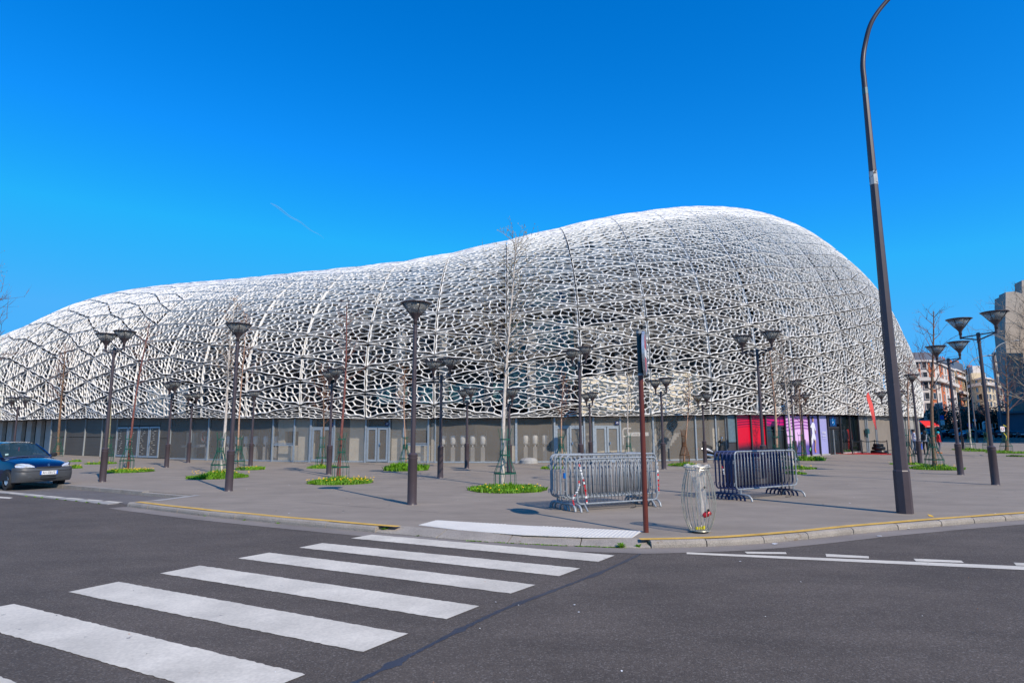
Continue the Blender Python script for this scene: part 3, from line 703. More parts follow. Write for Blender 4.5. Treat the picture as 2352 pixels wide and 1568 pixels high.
# see-through bays: (x0, x1, kind)
bays = [(395, 442), (442, 483), (483, 556), (556, 630), (630, 679), (679, 716), (717, 769), (770, 841), (842, 895), (896, 929), (930, 984), (985, 1002), (1002, 1090), (1090, 1171), (1171, 1185), (1186, 1272), (1273, 1340), (1341, 1362), (1362, 1422), (1423, 1497), (1498, 1594), (1595, 1640), (1641, 1665)]
doors_ = {717: 2.02, 842: 2.02, 1273: 2.02, 1362: 2.02}
for a_, b_ in bays:
    zt = TZ(a_)
    if a_ in doors_:
        gate(a_ + 1.5, b_ - 1.5, 1.95, 2, M_mesh); facade('metal_sheet', a_, b_, 2.02, zt, M_mesh); rail(a_, b_, 1.99, .06)
    elif a_ in (630, 930): facade('metal_sheet', a_, b_, .05, .92, M_mesh); facade('metal_sheet', a_, b_, 1.02, zt, M_mesh); rail(a_, b_, .97, .07); rail(a_, b_, 1.06, .05)
    else: facade('metal_sheet', a_, b_, .05, zt, M_mesh)
    if a_ not in doors_ or True: rail(a_, b_, .06, .06)
    if a_ not in (556, 1090, 1002): post(a_, 0, zt, .09)
    if b_ - a_ < 40: post(b_ - 1, 0, zt, .05)
# things behind the sheets
def block(x0, x1, z0, z1, back_, mat=M_beige, t=.25, name='pier'): return facade(name, x0, x1, z0, z1, mat, back_, t)
block(400, 419, 0, 1.75, 1.2); block(630, 679, 1.78, 2.5, .5); block(634, 679, .06, .95, .45); block(632, 646, 1.0, 1.8, .5); block(680, 715, 0, 2.5, .4, name='wall_block'); block(798, 838, 0, 2.5, .5); block(897, 929, 0, 2.5, .4)
block(930, 982, 1.80, 2.5, .5); block(932, 983, .06, .95, .45); block(1150, 1185, 0, 2.4, 1.2); block(988, 994, 0, 2.2, .6); block(1274, 1497, 0, 2.5, 1.7, name='wall_block'); block(1342, 1361, 0, 2.5, .6, M_slab)
block(1500, 1512, 0, 2.6, .5); block(1645, 1663, 0, 2.6, .6); block(403, 445, .75, .9, .7, M_slab, name='counter')
# concrete stairs rising to the right
mb = MB(); n = 14
for i in range(n):
    x0 = 1514 + i * 5.6; zz = .25 + i * .17; a_, b_ = foot(x0, .9), foot(x0 + 5.6, .9); mb.wall(a_, b_, max(zz - .42, 0), zz, .8)
mb.build('stair', M_slab, st_root)
for dz in (.45, .85, 1.2):
    mb = MB(); mb.tube([(*foot(1514, .85), .3 + dz - .2), (*foot(1514 + n * 5.6, .85), .25 + n * .17 + dz - .1)], .02, 5); mb.build('handrail', M_galvlight, st_root)
facade('upper_wall', 1600, 1640, 1.9, 2.6, M_slab, 1.2, .2)
# turnstiles with wrapped white heads
tg = 'wrapped turnstiles behind the mesh'
ts_px = [463, 498, 512, 532, 552, 574, 598, 622, 1014, 1038, 1061, 1084, 1108, 1208, 1230, 1253]
mb = MB(); mb.prism([(-.11, -.15), (.11, -.15), (.11, .2), (-.11, .2)], 0, .84); tsb = mb.mesh('base_cabinet', M_slab)
mb = MB(); mb.lathe([(.085, .98), (.14, 1.04), (.155, 1.3), (.15, 1.46), (.1, 1.5)], 10); mb.lathe([(.04, .84), (.04, 1.0)], 8); tsh = mb.mesh('wrapped_head', M_plast, True)
mb = MB(); mb.tube([(.2, 0, .9), (.2, 0, 1.75)], .012, 5); mb.tube([(.12, 0, .98), (.2, 0, 1.08)], .012, 5); tsp = mb.mesh('side_rod', M_steelg)
for i, px in enumerate(ts_px):
    q = foot(px, .75); where = ('behind the mesh left of the white doors' if px < 640 else ('behind the wide middle mesh bay' if px < 1150 else 'behind the mesh bay right of the big birch'))
    ordn = ['leftmost', 'second', 'third', 'fourth', 'fifth', 'sixth', 'seventh', 'last'][(i if px < 640 else (i - 8 if px < 1150 else i - 13))]
    o = empty('turnstile', (q[0], q[1] + 34.4, .004), 0, f'{ordn} wrapped white turnstile {where}', 'turnstile', tg); inst('base_cabinet', tsb, o); inst('wrapped_head', tsh, o); inst('side_rod', tsp, o)
# signs on the sheets
def text(body, size, loc, rz, mat, parent=None, name='lettering', ext=.004, al='CENTER', sx=1.0):
    c = bpy.data.curves.new(name, 'FONT'); c.body = body; c.size = size; c.extrude = ext; c.align_x = al; c.align_y = 'CENTER'; c.materials.append(mat)
    tmp = bpy.data.objects.new('tmp', c); me = bpy.data.meshes.new_from_object(tmp); bpy.data.objects.remove(tmp)
    return inst(name, me, parent, loc, (PI / 2, 0, rz), (sx, 1, 1))
def frz(px): a_, b_ = foot(px - 6), foot(px + 6); return math.atan2(b_[1] - a_[1], b_[0] - a_[0])
def sign(px, z, back_, label, cat_='sign', name='sign'):
    q = foot(px, back_); return empty(name, (q[0], q[1] + 34.4, z), frz(px), label, cat_)
M_navy = pm('navy_plate', (.01, .02, .10), .4); M_sgrey = pm('sign_grey', (.20, .19, .19), .5); M_sred = pm('sign_red', (.42, .03, .04), .5)
for px, num, wh in ((763, '45', 'first'), (891, '47', 'second'), (1416, '49', 'last')):
    o = sign(px, 2.16, -.1, f'small navy number plate {num} above the {wh} pair of pale mesh doors'); mb = MB(); mb.box((0, 0, 0), (.24, .02, .18)); mb.build('plate', M_navy, o); text(num, .14, (0, -.014, 0), 0, M_white, o, ext=.002)
o = sign(463, 1.42, .28, 'large red and grey letter G gate sign with plate below'); text('G', 1.15, (.03, .03, .05), 0, M_sred, o, ext=.03, sx=.62, name='letter_back'); text('G', 1.15, (0, -.02, .05), 0, M_sgrey, o, ext=.02, sx=.62, name='letter')
mb = MB(); mb.box((0, 0, -.52), (1.05, .03, .17)); mb.build('name_plate', M_sgrey, o); text('entrée G', .14, (0, -.02, -.52), 0, M_white, o, ext=.002)
o = sign(1455, 1.55, .25, 'white rounded letter F gate sign with long plate'); mb = MB(); mb.tube([(-.62, 0, -.62), (-.62, 0, .18), (-.56, 0, .27), (-.45, 0, .3), (-.12, 0, .3)], .05, 8); mb.tube([(-.62, 0, -.15), (-.35, 0, -.15)], .05, 8); mb.build('letter', M_white, o, True)
mb = MB(); mb.box((.35, 0, -.02), (1.3, .03, .2)); mb.build('name_plate', M_dirtwhite, o); text('entrée F  →', .15, (.35, -.02, -.02), 0, M_sgrey, o, ext=.002)
o = empty('concrete_block', (foot(1213, -.3)[0], foot(1213, -.3)[1] + 34.4, 0), 0, 'low grey rounded block at the foot of the mesh bay', 'block'); mb = MB(); mb.lathe([(.5, 0), (.48, .16), (.36, .26), (.1, .3)], 16); mb.build('dome', M_slab, o, True)

# ---- shop front
def wavemat(name, cols, scale, dist, seed, zlo, zhi, flat=None):
    m = bpy.data.materials.new(name); m.use_nodes = True; t = m.node_tree; N = t.nodes; L = t.links; b = N['Principled BSDF']; b.inputs['Roughness'].default_value = .35
    tc = N.new('ShaderNodeTexCoord'); mp = N.new('ShaderNodeMapping'); mp.inputs['Location'].default_value = (seed, 0, 0); L.new(tc.outputs['Object'], mp.inputs[0])
    sp = N.new('ShaderNodeSeparateXYZ'); L.new(mp.outputs[0], sp.inputs[0])
    s1 = N.new('ShaderNodeMath'); s1.operation = 'MULTIPLY_ADD'; s1.inputs[1].default_value = 1.15; s1.inputs[2].default_value = 0; L.new(sp.outputs[0], s1.inputs[0])
    s2 = N.new('ShaderNodeMath'); s2.operation = 'SINE'; L.new(s1.outputs[0], s2.inputs[0])
    s3 = N.new('ShaderNodeMath'); s3.operation = 'MULTIPLY_ADD'; s3.inputs[1].default_value = dist; L.new(s2.outputs[0], s3.inputs[0]); L.new(sp.outputs[2], s3.inputs[2])
    s4 = N.new('ShaderNodeMath'); s4.operation = 'MULTIPLY'; s4.inputs[1].default_value = scale; L.new(s3.outputs[0], s4.inputs[0]); s5 = N.new('ShaderNodeMath'); s5.operation = 'SINE'; L.new(s4.outputs[0], s5.inputs[0])
    mr = N.new('ShaderNodeMapRange'); mr.inputs[1].default_value = -1; mr.inputs[2].default_value = 1; L.new(s5.outputs[0], mr.inputs[0])
    mx = N.new('ShaderNodeMix'); mx.data_type = 'RGBA'; mx.inputs[6].default_value = (*cols[0], 1); mx.inputs[7].default_value = (*cols[1], 1); L.new(mr.outputs[0], mx.inputs[0])
    m2 = N.new('ShaderNodeMapRange'); m2.inputs[1].default_value = zlo; m2.inputs[2].default_value = zhi; L.new(s3.outputs[0], m2.inputs[0])     # plain field below the stripes
    m3 = N.new('ShaderNodeMix'); m3.data_type = 'RGBA'; m3.inputs[6].default_value = (*cols[2], 1); L.new(m2.outputs[0], m3.inputs[0]); L.new(mx.outputs[2], m3.inputs[7])
    m4 = N.new('ShaderNodeMapRange'); m4.inputs[1].default_value = .55; m4.inputs[2].default_value = .95; L.new(s3.outputs[0], m4.inputs[0])
    m5 = N.new('ShaderNodeMix'); m5.data_type = 'RGBA'; m5.inputs[6].default_value = (*cols[3], 1); L.new(m4.outputs[0], m5.inputs[0]); L.new(m3.outputs[2], m5.inputs[7])
    L.new(m5.outputs[2], b.inputs['Base Color']); return m
PR_ = wavemat('red_wave_print', [(.62, .0, .03), (.13, .0, .03), (.60, .0, .02), (.045, .008, .02)], 42, .13, .3, 1.75, 1.95)
PM_ = wavemat('magenta_wave_print', [(.60, .0, .14), (.14, .0, .10), (.42, .0, .10), (.05, .01, .03)], 30, .13, .3, 1.75, 1.9)
PP_ = wavemat('pink_wave_print', [(.70, .42, .72), (.24, .05, .30), (.72, .45, .75), (.095, .075, .30)], 30, .14, 0.9, 1.55, 1.75)
PV_ = pm('violet_print', (.20, .17, .46), .35, var=.12, scale=.6); PL_ = pm('lavender_print', (.33, .33, .60), .35, var=.12, scale=.5)
def shop_panel(x0, x1, z0, z1, mat, name='poster_panel'): return facade(name, x0 + .7, x1 - .7, z0, z1, mat, -.05, .03)
zt = TZ(1700)
shop_panel(1667, 1687, 1.02, zt, pm('slate_glass', (.11, .16, .19), .25)); shop_panel(1667, 1687, .08, .98, M_metald)
shop_panel(1688, 1720, .08, zt, PR_); shop_panel(1722, 1754, .08, zt, PR_); shop_panel(1756, 1798, 2.02, zt, PM_)
shop_panel(1800, 1853, .08, zt + .05, PP_); shop_panel(1856, 1875, .08, zt + .08, PV_); shop_panel(1877, 1896, .08, zt + .1, PL_)
for px in (1666, 1687.5, 1721, 1755, 1799, 1854.5, 1876, 1897, 1925, 1947, 1967): post(px, 0, TZ(px) + .02, .09, M_metald, .12, -.09, 'mullion')
facade('shop_wall', 1666, 1972, 0, 3, M_shop, .9, .1)
mb = MB()
facade('plinth', 1700, 1896, 0, .09, M_slab, -.16, .2); facade('plinth', 1926, 1965, 0, .12, M_slab, -.16, .2)
rail(1757, 1797, 1.98, .09, M_metald); rail(1757, 1797, 1.74, .05, M_metald); post(1775, 0, 1.98, .07, M_metald, .08, -.05, 'door_stile'); post(1777.5, 0, 1.98, .07, M_steelg, .08, -.05, 'door_stile')
facade('shop_glass', 1757, 1797, .08, 1.95, M_glass, .02, .02)
# figure printed on the violet panel: plain player in white kit
pp = sign(1863, 1.42, -.105, 'printed footballer in white kit running across the violet shop poster', 'poster', 'player_print')
M_skin = pm('skin', (.42, .24, .17), .6, var=.05); M_kit = pm('white_kit', (.66, .66, .74), .6, var=.08); M_hairp = pm('black_hair', (.015, .012, .012), .7)
def flat(name, pts, mat, y=0.0): mb = MB(); n = len(pts); mb.add([(x, y, z) for x, z in pts] + [(x, y + .006, z) for x, z in pts], [tuple(range(n)), tuple(range(2 * n - 1, n - 1, -1))]); mb.build(name, mat, pp)
flat('shirt_print', [(-.33, .62), (-.12, .82), (.06, .86), (.22, .74), (.34, .3), (.24, .28), (.16, .52), (.12, .1), (-.2, .1), (-.24, .48), (-.45, .5)], M_kit)
flat('shorts_print', [(-.22, .1), (.13, .1), (.26, -.26), (.06, -.42), (-.04, -.22), (-.18, -.45), (-.4, -.32)], M_kit, -.003)
flat('leg_print', [(.07, -.4), (.24, -.27), (.28, -.5), (.12, -.98), (.02, -.96), (.12, -.55)], M_skin)
flat('leg_print', [(-.38, -.34), (-.18, -.46), (-.3, -.62), (-.55, -.95), (-.62, -.88), (-.42, -.6)], M_kit)
flat('head_print', [(.0, .88), (.12, .88), (.17, 1.0), (.13, 1.12), (.0, 1.14), (-.05, 1.0)], M_skin); flat('hair_print', [(-.06, 1.02), (.0, 1.12), (.13, 1.1), (.16, 1.2), (.04, 1.27), (-.07, 1.2)], M_hairp, -.004)
flat('arm_print', [(.28, .34), (.36, .3), (.37, .1), (.3, .08)], M_skin); flat('boot_print', [(.0, -.96), (.14, -.98), (.2, -1.2), (.08, -1.22)], pm('orange_print', (.7, .2, .05), .5)); flat('boot_print', [(-.62, -.86), (-.54, -.96), (-.7, -1.1), (-.76, -1.0)], pm('green_print', (.1, .5, .2), .5))
o = sign(1886.5, 1.55, -.12, 'white slogan lettering on the lavender shop poster', 'lettering', 'slogan'); text('VITESSE', .24, (0, 0, .0), 0, M_white, o, ext=.002, sx=.72); text('RÉINVENTÉE', .13, (0, 0, -.22), 0, M_white, o, ext=.002, sx=.78); mb = MB(); mb.box((0, 0, -.36), (.62, .004, .012)); mb.lathe([(.035, -.004), (.035, 0)], 10, (.06, 0, -.5)); mb.build('underline', M_white, o)
# blue crest panel above the glass door
o = sign(1910, 2.36, -.07, 'blue illuminated crest panel above the shop door', 'sign', 'crest_panel'); M_crb = pm('crest_blue', (.0, .035, .14), .3); M_crl = pm('crest_line', (.02, .30, .72), .3)
mb = MB(); mb.box((0, .02, 0), (1.12, .04, .72)); mb.build('panel', M_crb, o)
mb = MB(); mb.tube([(.20 * math.cos(a_ * PI / 12), -.015, .26 * math.sin(a_ * PI / 12)) for a_ in range(24)], .02, 5, closed=True); mb.build('ring', M_crl, o)
mb = MB(); mb.tube([(-.11, -.015, -.14), (-.03, -.015, .0), (0, -.015, .18)], .014, 5); mb.tube([(.11, -.015, -.14), (.03, -.015, .0), (0, -.015, .18)], .014, 5); mb.tube([(-.07, -.015, -.07), (.07, -.015, -.07)], .012, 5); mb.tube([(-.1, -.015, .30), (-.05, -.015, .36), (.0, -.015, .31), (.05, -.015, .36), (.1, -.015, .30)], .012, 5); mb.build('tower_emblem', M_crl, o)
rail(1898, 1924, 1.93, .1, M_metald); rail(1898, 1924, 1.78, .05, M_metald); facade('shop_glass', 1899, 1924, .06, 1.74, M_glass, .02, .02); post(1909, 0, 1.76, .07, M_steelg, .08, -.05, 'door_stile')
facade('pale_soffit_boards', 1927, 1950, 2.2, 2.75, M_galvlight, .6, .05)
M_pane = pm('clear_pane', (.02, .03, .03), .05, alpha=.25); facade('window_pane', 1927, 1966, .12, 2.75, M_pane, -.02, .015)
for px in (1969, 1988): post(px, 0, TZ(px), .12, M_galvlight)
for a_, b_ in ((1969, 1984), (1985, 2007), (2008, 2044), (2045, 2072)): facade('metal_sheet', a_, b_, .05, TZ(a_), M_meshd if a_ > 2044 else MATS.setdefault('taupe_sheet', None) or pm('taupe_sheet', (.24, .205, .17), .6, .1, var=.08, scale=1), 0, .05); post(b_, 0, TZ(b_), .1, M_galvlight)
sE = s_at(2112)
for i in range(22):
    pa_, pb_ = plan(sE + i * 1.1), plan(sE + (i + 1) * 1.1); mb = MB(); o_ = .2 if i % 2 else 0
    n_i = (pa_[2:4] - pa_[:2]) / np.hypot(*(pa_[2:4] - pa_[:2])) * o_; mb.wall((pa_[0] + n_i[0], pa_[1] - 34.4 + n_i[1]), (pb_[0] + n_i[0], pb_[1] - 34.4 + n_i[1]), 0, 2.98, .5); mb.build('wall_fin', M_slab, st_root)
xs = steps(2072, 2112, 10)
for i in range(10): facade('wall_fin', xs[i], xs[i + 1], 0, TZ(xs[i]), M_slab, (.2 if i % 2 else 0), .4)
o = sign(1983, 1.55, -.2, 'small dark control box on a steel post beside the shop', 'box', 'control_box'); mb = MB(); mb.box((0, 0, .1), (.45, .2, .38)); mb.box((-.1, 0, -.2), (.12, .1, .4)); mb.build('casing', pm('teal_case', (.02, .09, .10), .4), o)

# ================================================================ STREET LAMPS
mb = MB(); mb.lathe([(.060, .0), (.075, .02), (.075, .10), (.17, .20), (.345, .485), (.36, .50), (.365, .515)], 24); H_bowl = None
mb = MB(); mb.lathe([(.045, -.12), (.045, .0), (.058, .03), (.07, .06), (.155, .185), (.158, .19), (.05, .17), (.02, .165)], 20); ME_cup = mb.mesh('cup', M_pole, True)
mb = MB(); mb.lathe([(.155, .185), (.33, .455), (.322, .455), (.15, .19)], 24); ME_bowl = mb.mesh('lamp_glass', M_frost, True)
mb = MB(); mb.lathe([(.325, .450), (.362, .468), (.372, .478), (.365, .490), (.30, .505), (.12, .525), (.02, .53)], 24); ME_lid = mb.mesh('lid', M_pole, True)
mb = MB(); mb.lathe([(.10, .19), (.13, .24), (.11, .30), (.03, .32)], 14); ME_ref = mb.mesh('reflector', M_clearlamp, True)
mb = MB(); mb.tube([(.150, 0, .18), (.255, 0, .335), (.345, 0, .465)], [.014, .013, .013], 5); ME_rib = mb.mesh('rib', M_pole)
def lamp_head(parent, loc, rz):
    h = inst('lamp_head', ME_cup, parent, loc, (0, 0, rz), (1, 1, .86)); inst('lamp_glass', ME_bowl, h); inst('lid', ME_lid, h); inst('reflector', ME_ref, h)
    for k in range(4): inst('rib', ME_rib, h, rot=(0, 0, k * PI / 2 + .2))
def street_lamp(base, ytop, label, double=False, spread=0.0):
    g = at(*base)
    t_ = spread / (F / g.y) / 1.2; kk = -g.x / g.y
    armrot = min((abs(math.cos(R_(a)) + kk * math.sin(R_(a)) - t_), R_(a)) for a in range(-88, 5, 2))[1]
    Ht = atY(base[0], ytop, g.y).z
    Ht = min(max(Ht, 3.4), 6.5)
    o = empty('street_lamp', g, 0, label, 'street lamp', 'cone headed street lamps on the plaza')
    zc = Ht - .456; pt = zc - (.22 if double else .1)
    mb = MB(); mb.lathe([(.12, 0), (.115, .01), (.108, .05), (.108, 1.02), (.115, 1.03), (.115, 1.06), (.10, 1.07), (.112, 1.09), (.112, 1.13), (.085, 1.15), (.06, 1.17)], 20); mb.build('base_sleeve', M_pole, o, True)
    mb = MB(); mb.lathe([(.060, 1.15), (.046, pt)], 14); mb.build('pole', M_pole, o, True)
    mb = MB(); mb.lathe([(.05, pt - .22), (.06, pt - .21), (.05, pt - .19), (.06, pt - .17), (.05, pt - .15)], 12); mb.build('collar', M_pole, o, True)
    if double:
        A = .60; ca, sa = math.cos(armrot), math.sin(armrot); mb = MB()
        mb.box((0, 0, pt + .03), (A * 2, .03, .035), armrot); mb.lathe([(.055, pt - .1), (.055, pt + .08), (.03, pt + .1)], 12)
        for sg in (-1, 1):
            mb.tube([(sg * .05 * ca, sg * .05 * sa, pt - .12), (sg * (A - .02) * ca, sg * (A - .02) * sa, pt + .01)], .022, 6)
            mb.tube([(sg * A * ca, sg * A * sa, pt - .02), (sg * A * ca, sg * A * sa, pt + .12)], .034, 10)
        mb.build('arm', M_pole, o, True)
        for sg in (-1, 1): lamp_head(o, (sg * A * ca, sg * A * sa, zc), 0.3)
    else: lamp_head(o, (0, 0, zc), 0.3)
    return o
street_lamp((946, 1158), 693, 'single headed brown lamp nearest the kerb, tallest of the single ones')
street_lamp((525, 1127), 742, 'single headed brown lamp beside the white trunk tree left of the centre')
street_lamp((2287, 1113), 722, 'largest double headed lamp, nearest to the right edge of the plaza', True, 85)
street_lamp((2207, 1090), 788, 'second largest double headed lamp, left of the rightmost big one', True, 55)
street_lamp((235, 1106), 762, 'double headed lamp just right of the blue car', True, 42)
street_lamp((1757, 1098), 765, 'double headed lamp rising right behind the blue stack of crowd barriers', True, 69)
street_lamp((1011, 1097), 825, 'double headed lamp just right of the nearest single lamp', True, 39)
street_lamp((1072, 1075), 893, 'small far double lamp in front of the wide mesh bay', True, 16)
street_lamp((1170, 1087), 906, 'far double lamp half hidden behind the big birch trunk', True, 13)
street_lamp((1335, 1085), 800, 'double headed lamp rising behind the grey stack of crowd barriers', True, 31)
street_lamp((1357, 1066), 902, 'small far double lamp seen above the grey barriers, left of the rust red pole', True, 14)
street_lamp((1525, 1077), 869, 'far double lamp in front of the concrete stairs', True, 24)
street_lamp((1620, 1062), 905, 'far double lamp standing beside the parked scooter', True, 21)
street_lamp((382, 1073), 877, 'far double lamp seen edge on at the end of the dark metal sheets', True, 11)
street_lamp((432, 1062), 903, 'far double lamp in front of the gate with the letter G', True, 18)
street_lamp((575, 1070), 897, 'far single lamp in front of the left turnstiles')
street_lamp((755, 1089), 849, 'double lamp seen edge on in front of the left pair of white doors', True, 15)
street_lamp((27, 1063), 911, 'far double lamp at the left edge behind the blue car', True, 31)
street_lamp((1828, 1062), 875, 'far double lamp right of the blue barriers in front of the violet poster', True, 27)
street_lamp((1849, 1052), 906, 'farthest double lamp in front of the violet shop poster', True, 22)
street_lamp((2058, 1056), 898, 'far double lamp mostly hidden behind the tall octagonal pole', True, 42)
street_lamp((2114, 1066), 858, 'slim single lamp at the right end of the stadium beside the people')
street_lamp((2213, 1033), 913, 'farthest double lamp on the right, in front of the parked cars', True, 28)

# tall street light with curved arm
g0 = at(2079, 1178)
tl = empty('tall_street_light', g0, 0, 'tall dark octagonal street light near the right kerb, arm curving out of the picture', 'street light')
Y0 = g0.y
mb = MB(); mb.lathe([(.152, 0), (.148, .82), (.140, .84), (.12, .86)], 8, a0=.35); mb.build('base_sleeve', M_pole, tl)
mb = MB(); mb.lathe([(.133, .84), (.058, 9.05)], 8, a0=.35); mb.build('shaft', M_pole, tl)
cv = [atY(1975, 185, Y0), atY(1972, 148, Y0), atY(1977, 105, Y0), atY(1993, 50, Y0 - .1), atY(2030, 0, Y0 - .2), atY(2085, -50, Y0 - .35), atY(2160, -85, Y0 - .5), atY(2260, -110, Y0 - .7)]
cv = [Vector((0, 0, 9.0))] + [Vector((v.x - g0.x, v.y - g0.y, v.z)) for v in cv]
dx0 = cv[1].x; cv = [cv[0]] + [Vector((v.x - dx0, v.y, v.z)) for v in cv[1:]]
cv = cat(cv, 6); mb = MB(); mb.tube(cv, [.057 - .015 * i / len(cv) for i in range(len(cv))], 10); mb.build('curved_arm', M_pole, tl, True)
mb = MB(); e = cv[-1]; mb.box((e.x + .3, e.y, e.z), (.75, .3, .12)); mb.build('lantern', M_pole, tl)
mb = MB(); z1 = atY(2004, 425, Y0).z; z2 = atY(2000, 392, Y0).z; mb.lathe([(.1355 - .00913 * (z1 - .84), z1), (.1355 - .00913 * (z2 - .84), z2)], 8, a0=.35); mb.build('worn_sticker', pm('worn_sticker', (.48, .48, .45), .7, var=.2, scale=6, speck=((.06, .05, .05), 7, .55)), tl)
mb = MB(); mb.lathe([(.0610, 8.93), (.0600, 9.08)], 8, a0=.35); mb.build('teal_band', pm('teal_patch', (.02, .09, .11), .4), tl)

# no entry sign
g1 = at(1484, 1222)
sg_ = empty('road_sign', g1, 0, 'rust red pole with a no entry sign seen edge on, at the crossing', 'road sign')
mb = MB(); mb.lathe([(.043, 0), (.043, 2.62)], 16); mb.build('pole', M_polered, sg_, True)
mb = MB(); mb.lathe([(.048, 2.56), (.048, 3.30), (.040, 3.33)], 16); mb.build('black_sleeve', M_black, sg_, True)
mb = MB(); mb.lathe([(.050, 2.555), (.050, 2.59)], 16); mb.lathe([(.049, 3.27), (.049, 3.31)], 16); mb.build('clamp_ring', M_steelg, sg_, True)
th = R_(-12 - 7)                                   # direction the face looks: almost at right angles to the viewer
disc = empty('disc_mount', (0, 0, 2.93)); disc.parent = sg_
rotd = Matrix.Rotation(R_(-15.6), 4, 'Z') @ Matrix.Rotation(PI / 2, 4, 'Y')
def disc_part(name, prof, mat, z0=0):
    mb = MB(); mb.lathe(prof, 40); mb.v = [tuple(rotd @ Vector(v)) for v in mb.v]; mb.v = [(v[0] + .0, v[1], v[2]) for v in mb.v]; return mb.build(name, mat, sg_, True, loc=(.055 * math.cos(R_(-15.6)), .055 * math.sin(R_(-15.6)), 2.93))
bpy.data.objects.remove(disc)
disc_part('sign_rim', [(.33, .005), (.372, .0), (.375, .0), (.375, .045), (.362, .047), (.33, .03)], M_galv)
fc = disc_part('sign_face', [(.01, .028), (.362, .028), (.362, .034), (.01, .034)], pm('sign_face_red', (.50, .03, .05), .35, var=.08))
mb = MB(); mb.box((0, 0, .037), (.14, .52, .004)); mb.v = [tuple(rotd @ Vector(v)) for v in mb.v]; mb.build('white_bar', M_dirtwhite, sg_, loc=(.055 * math.cos(R_(-15.6)), .055 * math.sin(R_(-15.6)), 2.93))

# ================================================================ CROWD BARRIERS
def barrier(origin, ang, L, Ht, mat, label, group, foot_h=.26, nb_=19, vleg=False, foot_mat=None, footlen=.30):
    o = empty('crowd_barrier', (*origin, 0.004), ang, label, 'crowd barrier', group)
    z0 = foot_h; r = .10; pts = []
    for cx_, cz_, a0_ in ((r, z0 + r, 180), (r, Ht - r, 180), (L - r, Ht - r, 90), (L - r, z0 + r, 0)):
        pass
    seq = []
    for (cx_, cz_, s_, e_) in ((L - r, Ht - r, 90, 0), (L - r, z0 + r, 0, -90), (r, z0 + r, -90, -180), (r, Ht - r, 180, 90)):
        for k in range(5):
            a_ = R_(s_ + (e_ - s_) * k / 4); seq.append((cx_ + r * math.cos(a_), 0, cz_ + r * math.sin(a_)))
    mb = MB(); mb.tube(seq, .020, 8, closed=True); mb.build('frame', mat, o, True)
    me = None
    for i in range(nb_):
        x = .12 + (L - .24) * i / (nb_ - 1)
        if me is None: mb = MB(); mb.tube([(0, 0, z0), (0, 0, Ht)], .0085, 6); me = mb.mesh('bar', mat, True)
        inst('bar', me, o, (x, 0, 0))
    for x in (.16, L - .16):
        mb = MB()
        if vleg: mb.tube([(x, 0, z0), (x - .02, -.17, .0)], .02, 7); mb.tube([(x, 0, z0), (x + .02, .19, .0)], .02, 7)
        else:
            y = footlen; mb.tube([(x, -y, .0), (x, -y * .93, .07), (x, -y * .72, .125), (x, -y * .4, .14), (x, 0, .14), (x, y * .4, .14), (x, y * .72, .125), (x, y * .93, .07), (x, y, .0)], .024, 8); mb.tube([(x, 0, .13), (x, 0, z0)], .02, 7)
        mb.build('foot', foot_mat or mat, o, True)
    mb = MB()
    for zz in (z0 + .14, Ht - .22):
        mb.tube([(-.0, 0, zz), (-.06, 0, zz + .01), (-.07, 0, zz - .06)], .008, 5); mb.box((L + .03, 0, zz), (.05, .02, .05))
    mb.build('hook', mat, o)
    if label.startswith('front') or label.startswith('grey front'):
        mb = MB(); mb.box((L * .44, -.012, Ht - .06), (.075, .004, .06)); mb.build('maker_plate', M_galv, o)
    return o
A1 = math.atan2(1.15, 2.15); d1 = Vector((math.cos(A1), math.sin(A1))); n1 = Vector((-d1.y, d1.x))
P1 = Vector((1.10, 13.12)); gg = 'grey crowd barriers in the left stack'
words_ = ['second', 'third', 'fourth', 'fifth', 'sixth', 'seventh']
M_galvb = pm('barrier_galvanised', (0.27, 0.295, 0.315), 0.5, 0.25, var=0.25, scale=18, fine=0.15, fscale=90, speck=((.6, .6, .6), 26, .72))
barrier(P1 + d1 * .22 - n1 * .10, A1 - .03, 2.08, 1.06, M_galvb, 'front barrier of the grey stack, lower and shorter with splayed legs', gg, .14, 21, True)
for k in range(6):
    barrier(P1 + n1 * (.02 + .115 * k) + d1 * random.Random(k).uniform(-.05, .05), A1 + .008 * (k % 3 - 1), 2.40, 1.135, M_galvb, f'{words_[k]} barrier from the front in the grey stack behind the splayed one', gg)
A2 = math.atan2(1.35, 2.08); d2 = Vector((math.cos(A2), math.sin(A2))); n2 = Vector((-d2.y, d2.x)); P2 = Vector((5.28, 14.95)); g2 = 'crowd barriers in the right stack'
barrier(P2, A2, 2.42, 1.14, M_galvb, 'front galvanised barrier of the blue stack, chained to the blue ones', g2)
for k in range(5):
    barrier(P2 + n2 * (.115 * (k + 1)), A2, 2.42, 1.13, M_bluepaint, f'{words_[k]} barrier from the front in the right stack, worn blue paint', g2, footlen=.22)
